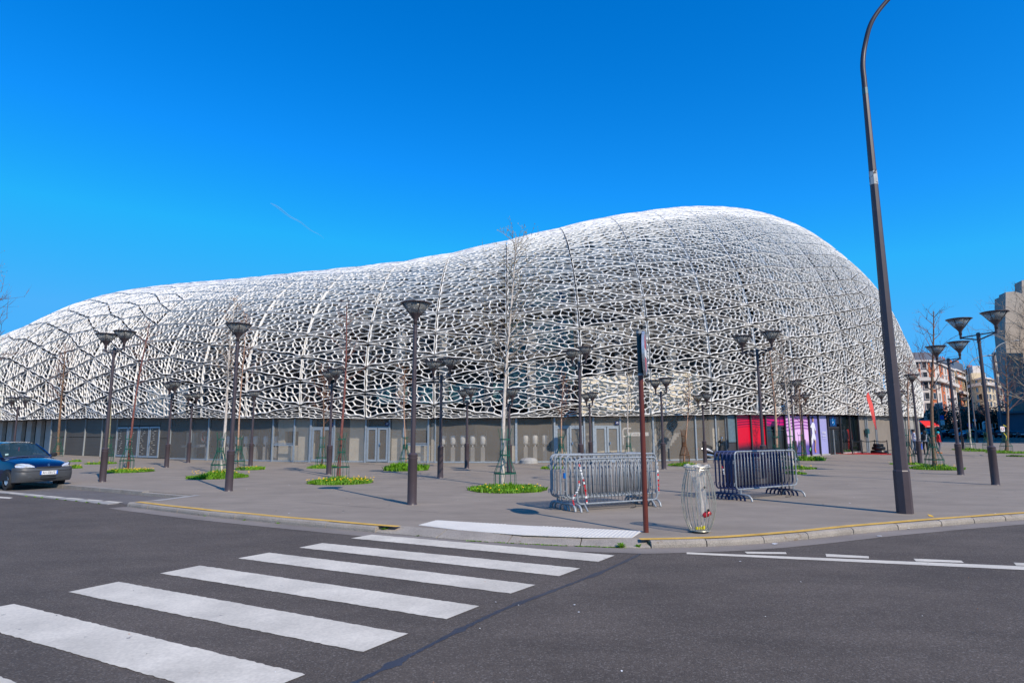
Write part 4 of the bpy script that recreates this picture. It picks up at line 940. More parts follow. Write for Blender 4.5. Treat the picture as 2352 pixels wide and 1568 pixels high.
# chains
def chain(pts, label, r=.006):
    P = cat([Vector(p) for p in pts], 10); mb = MB(); acc = 0; last = P[0]; k = 0
    for p in P[1:]:
        while (p - last).length > .028:
            d = (p - last).normalized(); q = last + d * .028; up = d.orthogonal().normalized(); sd_ = d.cross(up) if k % 2 else up; c = (last + q) / 2
            mb.tube([c - d * .018, c + sd_ * .011, c + d * .018, c - sd_ * .011], r * .7, 4, closed=True); last = q; k += 1
    o = mb.build('chain', M_black); tag(o, label, 'chain'); return o
def P3(o, d, n, a, b, z): v = o + d * a + n * b; return (v.x, v.y, z)
chain([P3(P1, d1, n1, .6, .3, 1.16), P3(P1, d1, n1, 1.3, .25, 1.165), P3(P1, d1, n1, 1.55, .1, 1.17), P3(P1, d1, n1, 1.62, -.02, 1.12), P3(P1, d1, n1, 1.66, -.03, .8), P3(P1, d1, n1, 1.75, -.03, .45), P3(P1, d1, n1, 1.75, -.05, .12), P3(P1, d1, n1, 1.7, -.15, .02), P3(P1, d1, n1, 1.5, -.2, .015)], 'black chain wound over the grey stack of barriers')
chain([P3(P2, d2, n2, 1.1, .5, 1.16), P3(P2, d2, n2, 1.5, .1, 1.165), P3(P2, d2, n2, 1.62, -.04, 1.1), P3(P2, d2, n2, 1.66, -.04, .6), P3(P2, d2, n2, 1.75, -.03, .3), P3(P2, d2, n2, 1.65, -.05, .03)], 'left black chain hanging down the front of the blue stack')
chain([P3(P2, d2, n2, 1.9, .5, 1.16), P3(P2, d2, n2, 2.0, -.02, 1.16), P3(P2, d2, n2, 2.02, -.04, .6), P3(P2, d2, n2, 2.03, -.04, .25), P3(P2, d2, n2, 2.0, -.1, .02), P3(P2, d2, n2, 1.7, -.12, .015)], 'right black chain hanging down the front of the blue stack')
# warning tape
def tape(pts, label, wd=.021):
    P = cat([Vector(p) for p in pts], 8); mb = MB(); acc = 0
    for i in range(len(P) - 1):
        d = (P[i + 1] - P[i]); s_ = Vector((d1.x, d1.y, 0)) * wd if abs(d.normalized().dot(Vector((d1.x, d1.y, 0)))) < .8 else Vector((0, 0, wd)); tw = math.sin(i * 1.7) * .022; s_ = s_ * (.7 + .5 * math.sin(i * 2.3 + .5))
        o_ = Vector((0, -tw, 0)); acc += d.length; mi = int(acc / .13 + .7 * math.sin(acc * 17)) % 2
        mb.poly([P[i] - s_ + o_, P[i] + s_ - o_, P[i + 1] + s_ - o_, P[i + 1] - s_ + o_], mi)
    o = mb.build('warning_tape', [M_red, M_dirtwhite]); tag(o, label, 'warning tape'); return o
tape([P3(P1, d1, n1, .26, -.13, .96), P3(P1, d1, n1, .27, -.16, .86), P3(P1, d1, n1, .33, -.16, .66), P3(P1, d1, n1, .38, -.15, .48), P3(P1, d1, n1, .43, -.14, .16)], 'red and white tape hanging from the left end of the splayed barrier')
tape([P3(P1, d1, n1, .25, -.13, .62), P3(P1, d1, n1, .235, -.15, .52), P3(P1, d1, n1, .2, -.13, .42), P3(P1, d1, n1, .10, -.12, .26), P3(P1, d1, n1, .12, -.12, .14)], 'red and white tape knotted low on the left post of the grey stack')
tape([P3(P1, d1, n1, 2.36, -.10, 1.0), P3(P1, d1, n1, 2.38, -.12, .8), P3(P1, d1, n1, 2.39, -.11, .5), P3(P1, d1, n1, 2.41, -.10, .3)], 'red and white tape on the right end of the grey stack')
tape([P3(P2, d2, n2, -.02, .35, .80), P3(P2, d2, n2, -.05, .3, .7), P3(P2, d2, n2, -.03, .3, .6)], 'scrap of red and white tape on the left end of the blue stack')
mb = MB(); mb.box(P3(P1, d1, n1, .05, .12, .72), (.05, .03, .11), A1); tag(mb.build('blue_label', pm('bright_blue_label', (.0, .18, .62), .4)), 'small bright blue label on the left post of the grey stack', 'label')

# ================================================================ WIRE BIN
gb = at(1608, 1222)
bn = empty('litter_bin', gb, 0, 'bulging wire litter bin with a clear plastic bag beside the kerb', 'litter bin')
M_wire = pm('wire_steel', (.42, .40, .33), .35, .45, var=.2, scale=20)
prof = [(.10, .03), (.15, .035), (.205, .14), (.25, .30), (.268, .48), (.255, .68), (.215, .88), (.185, .98), (.19, 1.02), (.22, 1.045)]
pp_ = [Vector((r_, 0, z_)) for r_, z_ in prof]; pc = cat(pp_, 4)
mb = MB(); mb.tube(pc, .0055, 5); mw = mb.mesh('wire', M_wire, True)
for k in range(22):
    a_ = 2 * PI * k / 22 + (.035 if k % 2 else -.03); inst('wire', mw, bn, rot=(0, 0, a_))
mb = MB()
for r_, z_ in ((.16, .035), (.19, 1.0), (.215, 1.042)): mb.tube([(r_ * math.cos(t * PI / 16), r_ * math.sin(t * PI / 16), z_) for t in range(32)], .007, 5, closed=True); mb.build('ring', M_wire, bn, True); mb = MB()
mb.lathe([(.03, 0), (.03, .03), (.15, .036), (.15, .042), (.02, .045)], 16); mb.tube([(-.20, 0, 1.035), (-.31, -.03, 1.03)], .006, 5); mb.build('base_plate', M_wire, bn, True)
M_bag = pm('clear_plastic', (.62, .58, .53), .18, var=.15, scale=12, bump=.6, bscale=9, alpha=.50, spec=.8)
mb = MB(); rs_ = []
for z_, r_, ox in ((1.05, .215, .0), (1.075, .205, 0), (1.04, .19, 0), (.98, .13, .0), (.88, .10, .01), (.7, .085, .03), (.5, .075, .06), (.34, .075, .075), (.26, .08, .09), (.24, .03, .095)): rs_.append((z_, r_, ox))
n = 36; vs_ = []; fs = []
for i, (z_, r_, ox) in enumerate(rs_):
    for k in range(n):
        a_ = 2 * PI * k / n; f = 1 + .13 * math.sin(a_ * 7 + i * .6) + .06 * math.sin(a_ * 13 + i); f = f if i > 1 else 1 + .04 * math.sin(a_ * 5)
        vs_.append((ox + r_ * f * math.cos(a_), r_ * f * .8 * math.sin(a_), z_ + (.018 * math.sin(a_ * 6 + 1) if i < 2 else 0)))
for i in range(len(rs_) - 1):
    for k in range(n): l = (k + 1) % n; fs.append((i * n + k, i * n + l, (i + 1) * n + l, (i + 1) * n + k))
mb.add(vs_, fs); mb.build('plastic_bag', M_bag, bn, True)
mb = MB(); mb.lathe([(.03, -.06), (.045, -.03), (.045, .06), (.028, .08)], 12); mb.v = [tuple(Matrix.Rotation(1.1, 3, 'Y') @ Vector(v) + Vector((.10, -.05, .29))) for v in mb.v]; o = mb.build('drinks_can', pm('can_red', (.45, .02, .03), .35, .3), None, True, loc=gb); tag(o, 'crushed red drinks can at the bottom of the clear bin bag', 'can')
mb = MB(); mb.box((-.02, -.05, .075), (.13, .03, .04), .1); mb.box((.05, -.06, .085), (.035, .035, .05), .1); mb.build('yellow_tag', pm('yellow_tag', (.55, .48, .02), .5, speck=((.02, .02, .02), 30, .6)), bn)
mb = MB()
for z_, ox in ((.36, .12), (.72, .08)): mb.lathe([(.022, 0), (.022, .003)], 12, (0, 0, 0)); mb.v[-24:] = [(v[0] + ox, v[2] - .105, v[1] + z_) for v in mb.v[-24:]]
mb.build('bag_print', M_blackmat, bn)
# second bin far right
o = copy_tree(bn); o.location = at(2281, 1013.5); o['label'] = 'far wire bin with clear bag near the parked cars on the right'

# ================================================================ TREES, GUARDS, GRASS
def branchy(mb, p, d, L, r, depth, rd, nside=4, tips=None, droop=0.0):
    n = 4; pts = [p.copy()]; dd = d.copy()
    for i in range(n):
        dd = (dd + Vector((rd.uniform(-.16, .16), rd.uniform(-.16, .16), rd.uniform(-.05, .17) - droop))).normalized(); pts.append(pts[-1] + dd * (L / n))
    mb.tube(pts, [r * (1 - .75 * i / n) for i in range(n + 1)], nside, cap=False)
    if tips is not None: tips.append((pts[-1], dd)); tips.append((pts[2], dd)); 
    if depth > 0:
        for k in range(rd.choice([2, 3, 3, 4]) if depth > 1 else rd.choice([2, 3])):
            i = rd.randrange(1, n + 1); a = rd.uniform(0, 2 * PI); side = dd.cross(Vector((math.cos(a), math.sin(a), .3))).normalized()
            nd = (dd * rd.uniform(.6, 1) + side * rd.uniform(.5, .9) + Vector((0, 0, .15))).normalized()
            branchy(mb, pts[i], nd, L * rd.uniform(.45, .7), r * .5, depth - 1, rd, 3, tips, droop)
def tree(base, top, label, bark, twig, r0=.055, start=.42, nb=16, reach=1.15, seed=1, buds=M_bud, depth=2, stems=1, twr=1.0):
    g = at(*base); q = atY(top[0], top[1], g.y); H = min(max(q.z, 2.5), 13.0); lean = q.x - g.x; rd = random.Random(seed)
    o = empty('bare_tree', g, 0, label, 'tree', 'young bare trees on the plaza')
    n = 14; path = []
    for i in range(n + 1):
        t = i / n; path.append(Vector((lean * t + .05 * math.sin(t * 5 + seed) * H / 6, .05 * math.sin(t * 4 + seed * 2) * H / 6, H * t)))
    mb = MB(); mb.tube(path, [r0 * (1 - .82 * (i / n) ** .9) * (1.25 if i == 0 else 1) + .004 for i in range(n + 1)], 10); mb.build('trunk', bark, o, True)
    mb = MB(); tips = []; nb = int(nb * 1.3)
    for k in range(nb):
        t = start + (1 - start) * (k + rd.random()) / nb * .97; x = t * n; i = min(int(x), n - 1); p = path[i].lerp(path[i + 1], x - i)
        a = k * 2.4 + rd.uniform(-.4, .4); up = rd.uniform(.35, .8) + t * .35; d = Vector((math.cos(a), math.sin(a), up)).normalized()
        L = reach * (1.15 - .75 * (t - start) / (1 - start)) * rd.uniform(.7, 1.15)
        branchy(mb, p, d, L, max(r0 * .34 * (1.1 - t * .6), .015) * twr, depth, rd, 4, tips)
    mb.build('crown', twig, o)
    if buds is not None:
        mb = MB()
        for p, d in tips:
            if rd.random() < .55:
                s_ = rd.uniform(.012, .026); u = d.orthogonal().normalized() * s_; mb.poly([p - u, p + d * s_ * 1.6, p + u, p - d * s_ * .4])
        tag(mb.build('bud', buds, o), kind='stuff')
    return o
def guard(base, label, H=1.65, rb_=.30, mat=M_green, nbar=12, lean=0.0):
    g = at(*base); o = empty('tree_guard', g, 0, label, 'tree guard', 'green metal tree guards'); mb = MB()
    mb.tube([(rb_, 0, -.0), (rb_, 0, .42), (rb_ * .47, 0, .88), (rb_ * .40, 0, 1.1)], .0085, 5); m1 = mb.mesh('short_bar', mat)
    mb = MB(); mb.tube([(rb_ * .47, 0, .86), (rb_ * .42, 0, 1.25), (rb_ * .45, 0, 1.45), (rb_ * .62, 0, H)], .0085, 5); m2 = mb.mesh('upper_bar', mat)
    for k in range(nbar): inst('bar', m1, o, rot=(0, 0, 2 * PI * k / nbar))
    for k in range(nbar // 2): inst('bar', m2, o, rot=(0, 0, 4 * PI * k / nbar + .1))
    for r_, z_ in ((rb_, .42), (rb_ * .45, .95), (rb_ * .46, 1.42)):
        mb = MB(); mb.lathe([(r_ - .005, z_ - .018), (r_ + .008, z_ - .018), (r_ + .008, z_ + .018), (r_ - .005, z_ + .018)], 20); mb.f = mb.f[:-2]; mb.m = mb.m[:-2]; mb.build('ring', mat, o)
    return o
M_stalk = pm('dandelion_stalk', (.25, .3, .08), .7)
def grass(center, rx_px, label, n=900, hgt=.11, seed=1, flowers=30, tall=.0, wide=1.0, ratio=.9):
    g = at(*center); rx = rx_px / F * g.y; ry = rx * ratio; rd = random.Random(seed); mb = MB()
    mb.add([(rx * .93 * math.cos(a * PI / 12), ry * .93 * math.sin(a * PI / 12), .006) for a in range(24)], [tuple(range(24))], 2)
    for i in range(n):
        a = rd.uniform(0, 2 * PI); rr = math.sqrt(rd.random()); lump = .75 + .25 * math.sin(a * 3 + seed) * math.sin(a * 5 + 2 * seed)
        x, y = rx * rr * lump ** .3 * math.cos(a), ry * rr * math.sin(a)
        k = (.5 + .5 * math.sin(x * 5 + seed) * math.cos(y * 4)); h = hgt * 1.25 * rd.uniform(.5, 1.3) * (.6 + .6 * k) * (1.15 - .55 * rr) + tall * max(0, 1 - abs(x) / .45) * rd.random()
        b = rd.uniform(0, 2 * PI); w_ = rd.uniform(.008, .02) * wide; lx, ly = math.cos(b) * w_, math.sin(b) * w_; tx, ty = rd.uniform(-.7, .7) * h, rd.uniform(-.7, .7) * h
        mb.add([(x - lx, y - ly, 0), (x + lx, y + ly, 0), (x + lx * 1.2 + tx * .5, y + ly * 1.2 + ty * .5, h * .65), (x - lx * 1.2 + tx * .5, y - ly * 1.2 + ty * .5, h * .65), (x + tx, y + ty, h)], [(0, 1, 2, 3), (3, 2, 4)], 0)
    for i in range(flowers):
        a = rd.uniform(0, 2 * PI); rr = math.sqrt(rd.random()) * .95; x, y = rx * rr * math.cos(a), ry * rr * math.sin(a); z = rd.uniform(.08, .17) + tall * .4; r_ = rd.uniform(.018, .027)
        mb.tube([(x, y, 0), (x + rd.uniform(-.02, .02), y, z)], .003, 3, 3, cap=False)
        mb.add([(x + r_ * math.cos(k * 1.047), y + r_ * math.sin(k * 1.047) , z + .008 * (k % 2) + .35 * r_ * math.sin(k * 1.047)) for k in range(6)] + [(x, y, z + .014)], [(k, (k + 1) % 6, 6) for k in range(6)], 1)
    o = mb.build('grass_patch', [M_grass, M_yel, pm('soil', (.06, .06, .02), .9), M_stalk]); o.location = g; tag(o, label, 'grass', kind='stuff')
tree((1154, 1117), (1180, 545), 'tallest pale birch in the centre, its top reaching above the roof line', M_barkw, M_twigg, .068, .38, 34, 1.7, 3, M_bud, 2, twr=1.0)
guard((1160, 1119), 'tilted dark green guard round the tall central birch', 1.75, .33)
grass((1166, 1125), 92, 'wide grass circle round the tall central birch', 2600, .12, 1, 16)
tree((781, 1098), (797, 700), 'slender tree with glossy red trunk left of the nearest single lamp', M_barkr, M_twigr, .062, .52, 9, 1.35, 5, None, 2)
guard((782, 1099), 'green guard round the glossy red trunk', 1.65, .30)
grass((782, 1108), 79, 'grass circle full of dandelions round the glossy red trunk', 2200, .13, 2, 75)
tree((502, 1091), (543, 690), 'white trunked tree behind the left single lamp', M_barkw, M_twigg, .07, .45, 18, 1.0, 7, M_bud2, 2)
guard((502, 1092), 'green guard round the white trunked tree on the left', 1.7, .30)
grass((500, 1096), 72, 'grass mound with dandelions round the white trunked tree', 2000, .12, 3, 40, .22)
tree((290, 1077), (342, 740), 'leaning reddish brown tree right of the blue car', M_barkr, M_twigr, .062, .55, 9, 1.0, 8, M_bud2, 2)
guard((290, 1078), 'green guard round the leaning reddish brown tree', 1.6, .30)
grass((295, 1083), 57, 'grass circle with many dandelions round the leaning reddish tree', 1500, .11, 4, 70)
tree((546, 1078), (563, 720), 'thin pale pink barked tree between the two left lamps', M_barkp, M_twigr, .045, .5, 12, .9, 9, M_bud2, 2)
guard((546, 1080), 'green guard round the thin pale pink tree', 1.55, .28)
grass((575, 1078), 32, 'leafy grass tuft right of the thin pale pink tree', 700, .14, 5, 22, 0, 1.3)
tree((132, 1045), (150, 790), 'brown forked tree just above the bonnet of the blue car', M_barkb, M_twigr, .11, .4, 18, 1.5, 10, M_bud2, 2)
guard((132, 1048), 'green guard behind the blue car', 1.8, .35)
tree((248, 1058), (256, 845), 'thin yellowish tree behind the left double lamp', M_barkg, M_twigg, .05, .5, 8, .8, 12, None, 1)
guard((248, 1060), 'green guard behind the left double lamp', 1.6, .28)
grass((232, 1065), 32, 'low grass strip behind the left double lamp', 500, .12, 6, 8)
grass((172, 1060), 14, 'small grass tuft behind the right headlamp of the blue car', 200, .1, 7, 4); grass((174, 1075), 14, 'grass tuft with dandelions right beside the blue car', 260, .12, 8, 14)
tree((738, 1069), (748, 850), 'thin spotted tree in front of the left pair of white doors', M_barkb, M_twigr, .045, .42, 13, .9, 13, M_bud2, 2)
guard((738, 1070), 'green guard in front of the left pair of white doors', 1.5, .28)
grass((741, 1074), 38, 'grass circle in front of the left pair of white doors', 900, .12, 9, 6)
tree((931, 1073), (929, 850), 'thin reddish tree just left of the nearest single lamp', M_barkp, M_twigr, .04, .5, 10, .8, 14, M_bud2, 2)
guard((930, 1073), 'green guard just left of the nearest single lamp', 1.4, .26)
grass((933, 1079), 55, 'large leafy dock plants behind the nearest single lamp', 900, .26, 10, 4, 0, 2.6)
tree((1290, 1072), (1292, 860), 'thin tan tree behind the left end of the grey barriers', M_barkp, M_twigr, .05, .45, 16, 1.0, 15, M_bud2, 2)
guard((1290, 1073), 'dark green guard behind the left end of the grey barriers', 1.6, .28)
grass((1268, 1076), 26, 'grass patch left of the grey barrier stack', 600, .12, 11, 4)
tree((1447, 1068), (1438, 830), 'thin white tree behind the middle of the grey barriers', M_barkw, M_twigg, .045, .35, 20, 1.0, 16, None, 2)
guard((1445, 1069), 'dark green guard behind the middle of the grey barriers', 1.6, .28)
tree((1573, 1062), (1582, 868), 'thin tree in a bundle of brown stakes before the stairs', M_barkp, M_twigr, .045, .45, 16, 1.0, 17, M_bud, 2)
guard((1573, 1063), 'rusty brown bundle of stakes round the tree before the stairs', 1.75, .26, pm('rusty_stake', (.14, .065, .03), .9, var=.3), 26)
grass((1570, 1069), 36, 'grass strip with dandelions under the brown staked tree', 700, .13, 13, 10)
tree((1786, 1082), (1770, 800), 'pale tree on the left of the pair behind the blue barriers', M_barkp, M_twigg, .075, .42, 20, 1.25, 18, M_bud2, 2)
guard((1786, 1082), 'green guard of the left tree behind the blue barriers', 1.75, .30)
tree((1820, 1076), (1795, 770), 'leaning pale birch on the right of the pair behind the blue barriers', M_barkw, M_twigg, .06, .42, 18, 1.15, 19, M_bud2, 2)
guard((1820, 1077), 'green guard of the leaning birch behind the blue barriers', 1.75, .30)
grass((1835, 1076), 38, 'grass patch right of the blue barriers', 800, .11, 15, 8); grass((1829, 1088), 24, 'small grass patch nearest the blue barriers', 500, .1, 16, 8)
tree((1842, 1056), (1835, 870), 'thin brown tree in front of the violet poster', M_barkb, M_twigr, .05, .4, 14, 1.0, 20, M_bud2, 2)
guard((1842, 1057), 'green guard in front of the violet poster', 1.6, .28)
grass((1860, 1057), 34, 'leafy dock plants in front of the violet poster', 700, .22, 17, 2, 0, 2.2)
tree((2087, 1064), (2088, 820), 'pale tree right of the tall octagonal pole', M_barkp, M_twigr, .06, .5, 16, 1.15, 21, M_bud2, 2)
guard((2087, 1065), 'green guard right of the tall octagonal pole', 1.75, .32)
grass((2085, 1066), 40, 'thin grass strip right of the tall octagonal pole', 500, .08, 18, 8)
tree((2148, 1077), (2140, 715), 'tall brown tree with upright twigs left of the right lamps', M_barkb, M_twigr, .085, .45, 16, 1.35, 22, M_bud2, 2)
guard((2148, 1078), 'green guard round the tall brown tree on the right', 1.8, .36)
grass((2152, 1077), 55, 'thick grass mound round the tall brown tree on the right', 1500, .13, 19, 14, .12)
tree((2233, 1029), (2212, 830), 'leaning white birch between the two right double lamps', M_barkw, M_twigg, .08, .5, 14, 1.6, 23, None, 2)
guard((2230, 1030), 'green guard round the leaning white birch', 1.8, .4)
grass((2225, 1033), 34, 'grass mound under the leaning white birch', 600, .12, 20, 0, .2); grass((2268, 1036), 50, 'long low grass strip behind the rightmost double lamp', 600, .1, 21, 2)
tree((2313, 1035), (2312, 820), 'brown tree with a small notice near the right edge', M_barkb, M_twigr, .12, .4, 20, 2.0, 24, M_bud2, 2)
guard((2312, 1036), 'green guard round the tree with the notice', 1.8, .42)
grass((2318, 1040), 48, 'grass patch round the tree with the notice', 800, .13, 22, 2); grass((2340, 1048), 26, 'grass sliver at the right edge of the picture', 300, .1, 23, 0)
tree((2268, 1031), (2262, 900), 'thin tree directly behind the rightmost double lamp', M_barkb, M_twigr, .06, .5, 8, 1.2, 27, None, 1)
guard((2268, 1032), 'green guard directly behind the rightmost double lamp', 1.6, .34)
tree((2400, 1050), (2380, 690), 'wide bare tree reaching in from the right edge', M_barkg, M_twigg, .16, .28, 30, 3.2, 25, M_bud, 3)
tree((-60, 1090), (-75, 560), 'bare tree at the left edge, only its twigs reach into view', M_barkb, M_twigr, .10, .35, 34, 1.9, 26, M_bud2, 2)
# weeds along the kerb
wd_ = MB(); rw = random.Random(9)
def weed(x, y, r, n, h, z=ROAD):
    p = at(x, y, z)
    for i in range(n):
        a = rw.uniform(0, 2 * PI); h_ = h * rw.uniform(.5, 1.1); l = r * rw.uniform(.4, 1); w_ = .012
        q = Vector((p.x + rw.uniform(-.02, .02), p.y + rw.uniform(-.02, .02), z)); e = q + Vector((math.cos(a) * l, math.sin(a) * l * .7, h_)); sdv = Vector((-math.sin(a), math.cos(a), 0)) * w_
        m_ = q.lerp(e, .6) + Vector((0, 0, h_ * .2)); wd_.add([q - sdv * .4, q + sdv * .4, m_ + sdv, m_ - sdv, e], [(0, 1, 2, 3), (3, 2, 4)])
for x, y, r_, n_2, h_ in ((886, 1221, .11, 60, .09), (1427, 1258, .09, 40, .08), (1466, 1258, .06, 22, .06), (1496, 1256, .06, 24, .07), (764, 1211, .05, 16, .05), (560, 1195, .04, 10, .03), (640, 1202, .04, 10, .03), (820, 1217, .05, 14, .03), (960, 1231, .05, 14, .03), (470, 1185, .03, 8, .02)): weed(x, y, r_, n_2, h_)
for i in range(110):
    x = rw.uniform(1070, 1440); y = np.interp(x, [1080, 1268, 1413, 1510], [1242.5, 1252.5, 1257.5, 1258.5]); weed(x, y, .03, 5, .018)
for x, y in ((80, 1139.5), (96, 1141), (130, 1144.5), (150, 1147), (176, 1149), (200, 1152), (228, 1154.5), (60, 1138)): weed(x, y + 2, .06, 14, .03)
tag(wd_.build('kerb_weed', M_grass), 'small green weeds growing in the gutter along the kerb', 'weeds', kind='stuff')

# ================================================================ BLUE CAR
M_car = pm('navy_car_paint', (.002, .006, .042), .25, .1, var=.06, scale=2, coat=1.0)
M_bump = pm('grey_bumper_plastic', (.060, .063, .068), .5, var=.08, scale=5)
M_trim = pm('black_trim', (.015, .015, .016), .6)
M_tyre = pm('tyre_rubber', (.022, .021, .02), .85, var=.2, scale=12)
M_rim = pm('silver_wheel_cover', (.5, .51, .52), .35, .5, var=.05)
M_lens = pm('headlamp_lens', (.72, .74, .76), .12, .35, var=.25, scale=22, spec=.9, coat=1)
M_carglass = pm('car_glass', (.03, .06, .065), .06, var=.1, spec=.9, alpha=.62)
def loft(sections, mats, name, parent, mi=0, closed=False, smooth=True, caps=True):
    """sections: list of lists of 3-D points (same count), open half sections already mirrored"""
    mb = MB(); n = len(sections[0])
    for s_ in sections: mb.v += [tuple(p) for p in s_]
    for i in range(len(sections) - 1):
        for k in range(n if closed else n - 1): l = (k + 1) % n; mb.f.append((i * n + k, i * n + l, (i + 1) * n + l, (i + 1) * n + k)); mb.m.append(mi)
    if caps: mb.f += [tuple(range(n - 1, -1, -1)), tuple((len(sections) - 1) * n + k for k in range(n))]; mb.m += [mi, mi]
    return mb.build(name, mats, parent, smooth)
def mirror(half): return half + [(x, -y, z) for x, y, z in reversed(half)]
def wheel(parent, x, y, r, w_, side, steer=0.0, cover=True):
    wh = empty('wheel', (x, y, r), steer); wh.parent = parent; mb = MB(); prof = [(r * .62, -w_ / 2), (r * .93, -w_ / 2), (r, -w_ * .3), (r, w_ * .3), (r * .93, w_ / 2), (r * .62, w_ / 2)]
    mb.lathe(prof, 28); mb.f = mb.f[:-2]; mb.m = mb.m[:-2]; mb.v = [(v[0], v[2], v[1]) for v in mb.v]; mb.build('tyre', M_tyre, wh, True)
    mb = MB(); mb.lathe([(.02, -.02), (r * .30, -.01), (r * .45, .0), (r * .64, -.03), (r * .64, -w_)], 28); mb.f = mb.f[:-1]; mb.m = mb.m[:-1]
    mb.v = [(v[0], side * (w_ / 2 - .01 + v[2]), v[1]) for v in mb.v]; mb.build('rim', M_rim, wh, True)
    mb = MB()
    for k in range(8):
        a = 2 * PI * k / 8; ca, sa = math.cos(a), math.sin(a); mb.add([((r * .5) * ca - .03 * sa, side * (w_ / 2 - .004), (r * .5) * sa + .03 * ca), ((r * .5) * ca + .03 * sa, side * (w_ / 2 - .004), (r * .5) * sa - .03 * ca), ((r * .6) * ca + .022 * sa, side * (w_ / 2 - .018), (r * .6) * sa - .022 * ca), ((r * .6) * ca - .022 * sa, side * (w_ / 2 - .018), (r * .6) * sa + .022 * ca)], [(0, 1, 2, 3), (3, 2, 1, 0)])
    mb.build('cover_slot', M_trim, wh)
fw_ = Vector((.905, -.425, 0)).normalized(); cc_ = (at(12, 1126, ROAD) + at(143, 1117, ROAD)) * .5
car = empty('parked_car', (cc_.x - fw_.x * .05, cc_.y - fw_.y * .05, ROAD + .003), math.atan2(fw_.y, fw_.x), 'dark blue small hatchback parked in the bay at the left edge', 'car')
car.scale = (1, .985, 1.05)
# local frame: x forward, y to the car's left; front axle at x=0. bumper front at x=.72
def sect(x, w_, zs, zt, crown, wt=None):   # sill z, shoulder z, crown rise at centre
    wt = wt or w_ * .93
    half = [(x, w_ * .96, zs), (x, w_, zs + .12), (x, w_, (zs + zt) / 2), (x, w_ * .985, zt - .10), (x, wt, zt - .01), (x, wt * .75, zt + crown * .6), (x, wt * .35, zt + crown * .95), (x, 0.0001, zt + crown)]
    return mirror(half)
bodyS = [sect(.64, .48, .40, .66, .02), sect(.59, .60, .36, .70, .03), sect(.48, .71, .34, .745, .04), sect(.34, .775, .32, .785, .05), sect(.0, .81, .30, .85, .055), sect(-.35, .815, .26, .895, .05), sect(-.62, .815, .22, .925, .04), sect(-.9, .815, .22, .93, .02), sect(-1.6, .815, .22, .94, .0), sect(-2.3, .81, .22, .95, .0), sect(-2.85, .79, .30, .95, .0), sect(-3.05, .72, .40, .90, .0)]
loft(bodyS, M_car, 'body', car)
# cabin: pillars and roof as a shell, windows as panes
zr = 1.40
wind_base = [(-.60, .70, .945), (-.52, .35, .985), (-.50, 0, .995)]; roof_f = [(-1.28, .56, 1.335), (-1.22, .28, 1.385), (-1.2, 0, 1.395)]
roofS = [mirror([(-1.24, .575, 1.325), (-1.2, .45, 1.375), (-1.18, .2, 1.395), (-1.17, 0.0001, 1.40)]), mirror([(-1.5, .60, 1.36), (-1.5, .47, 1.405), (-1.5, .2, 1.42), (-1.5, 0.0001, 1.425)]), mirror([(-2.2, .60, 1.35), (-2.2, .47, 1.40), (-2.2, .2, 1.415), (-2.2, 0.0001, 1.42)]), mirror([(-2.75, .56, 1.28), (-2.75, .45, 1.33), (-2.75, .2, 1.345), (-2.75, 0.0001, 1.35)])]
loft(roofS, M_car, 'roof', car, caps=False)
mb = MB(); mb.tube([(-2.0, .06, 1.42), (-1.6, .06, 1.43)], .01, 5); mb.build('roof_seam', M_trim, car)
for sg in (-1, 1):
    mb = MB(); mb.tube([(-.56, sg * .735, .93), (-.9, sg * .68, 1.14), (-1.26, sg * .585, 1.335)], [.035, .030, .03], 6); mb.build('front_pillar', M_car, car, True)
    mb = MB(); mb.tube([(-1.75, sg * .78, .93), (-1.8, sg * .63, 1.36)], .035, 6); mb.tube([(-2.95, sg * .74, .93), (-2.72, sg * .57, 1.30)], .07, 6); mb.build('rear_pillar', M_car, car, True)
    mb = MB(); mb.poly([(-.62, sg * .755, .93), (-1.72, sg * .785, .94), (-1.78, sg * .62, 1.35), (-1.27, sg * .60, 1.335)]); mb.poly([(-1.8, sg * .785, .94), (-2.85, sg * .76, .95), (-2.68, sg * .59, 1.29), (-1.84, sg * .62, 1.35)]); mb.build('side_window', M_carglass, car)
    mb = MB(); mb.lathe([(.02, -.09), (.075, -.08), (.09, -.02), (.085, .05), (.02, .07)], 12); mb.v = [(-.70 + v[2] * .7, sg * (.90 + v[0] * 1.1), 1.0 + v[1] * .8) for v in mb.v]; mb.tube([(-.68, sg * .76, .96), (-.69, sg * .84, .985)], .03, 6); mb.build('wing_mirror', M_trim, car, True)
mb = MB(); W0 = [(-.58, .72, .945), (-.50, .36, .985), (-.48, 0, .995), (-.50, -.36, .985), (-.58, -.72, .945)]; W1 = [(-1.25, .565, 1.335), (-1.2, .3, 1.385), (-1.18, 0, 1.398), (-1.2, -.3, 1.385), (-1.25, -.565, 1.335)]
mb.add(W0 + W1, [(i, i + 1, 6 + i, 5 + i) for i in range(4)]); mb.build('windscreen', M_carglass, car, True)
mb = MB(); mb.poly([(-2.99, .62, .95), (-2.99, -.62, .95), (-2.74, -.52, 1.30), (-2.74, .52, 1.30)]); mb.build('rear_window', M_carglass, car)
M_seat = pm('dark_seat', (.02, .022, .03), .9)
mb = MB(); mb.box((-1.7, 0, .86), (2.3, 1.45, .1))
for y_ in (.36, -.36): mb.box((-1.55, y_, 1.0), (.14, .46, .35)); mb.box((-1.6, y_, 1.22), (.09, .24, .14)); mb.box((-2.45, y_, 1.0), (.14, .5, .3))
mb.box((-.85, 0, .96), (.45, 1.35, .10)); mb.build('seats', M_seat, car)
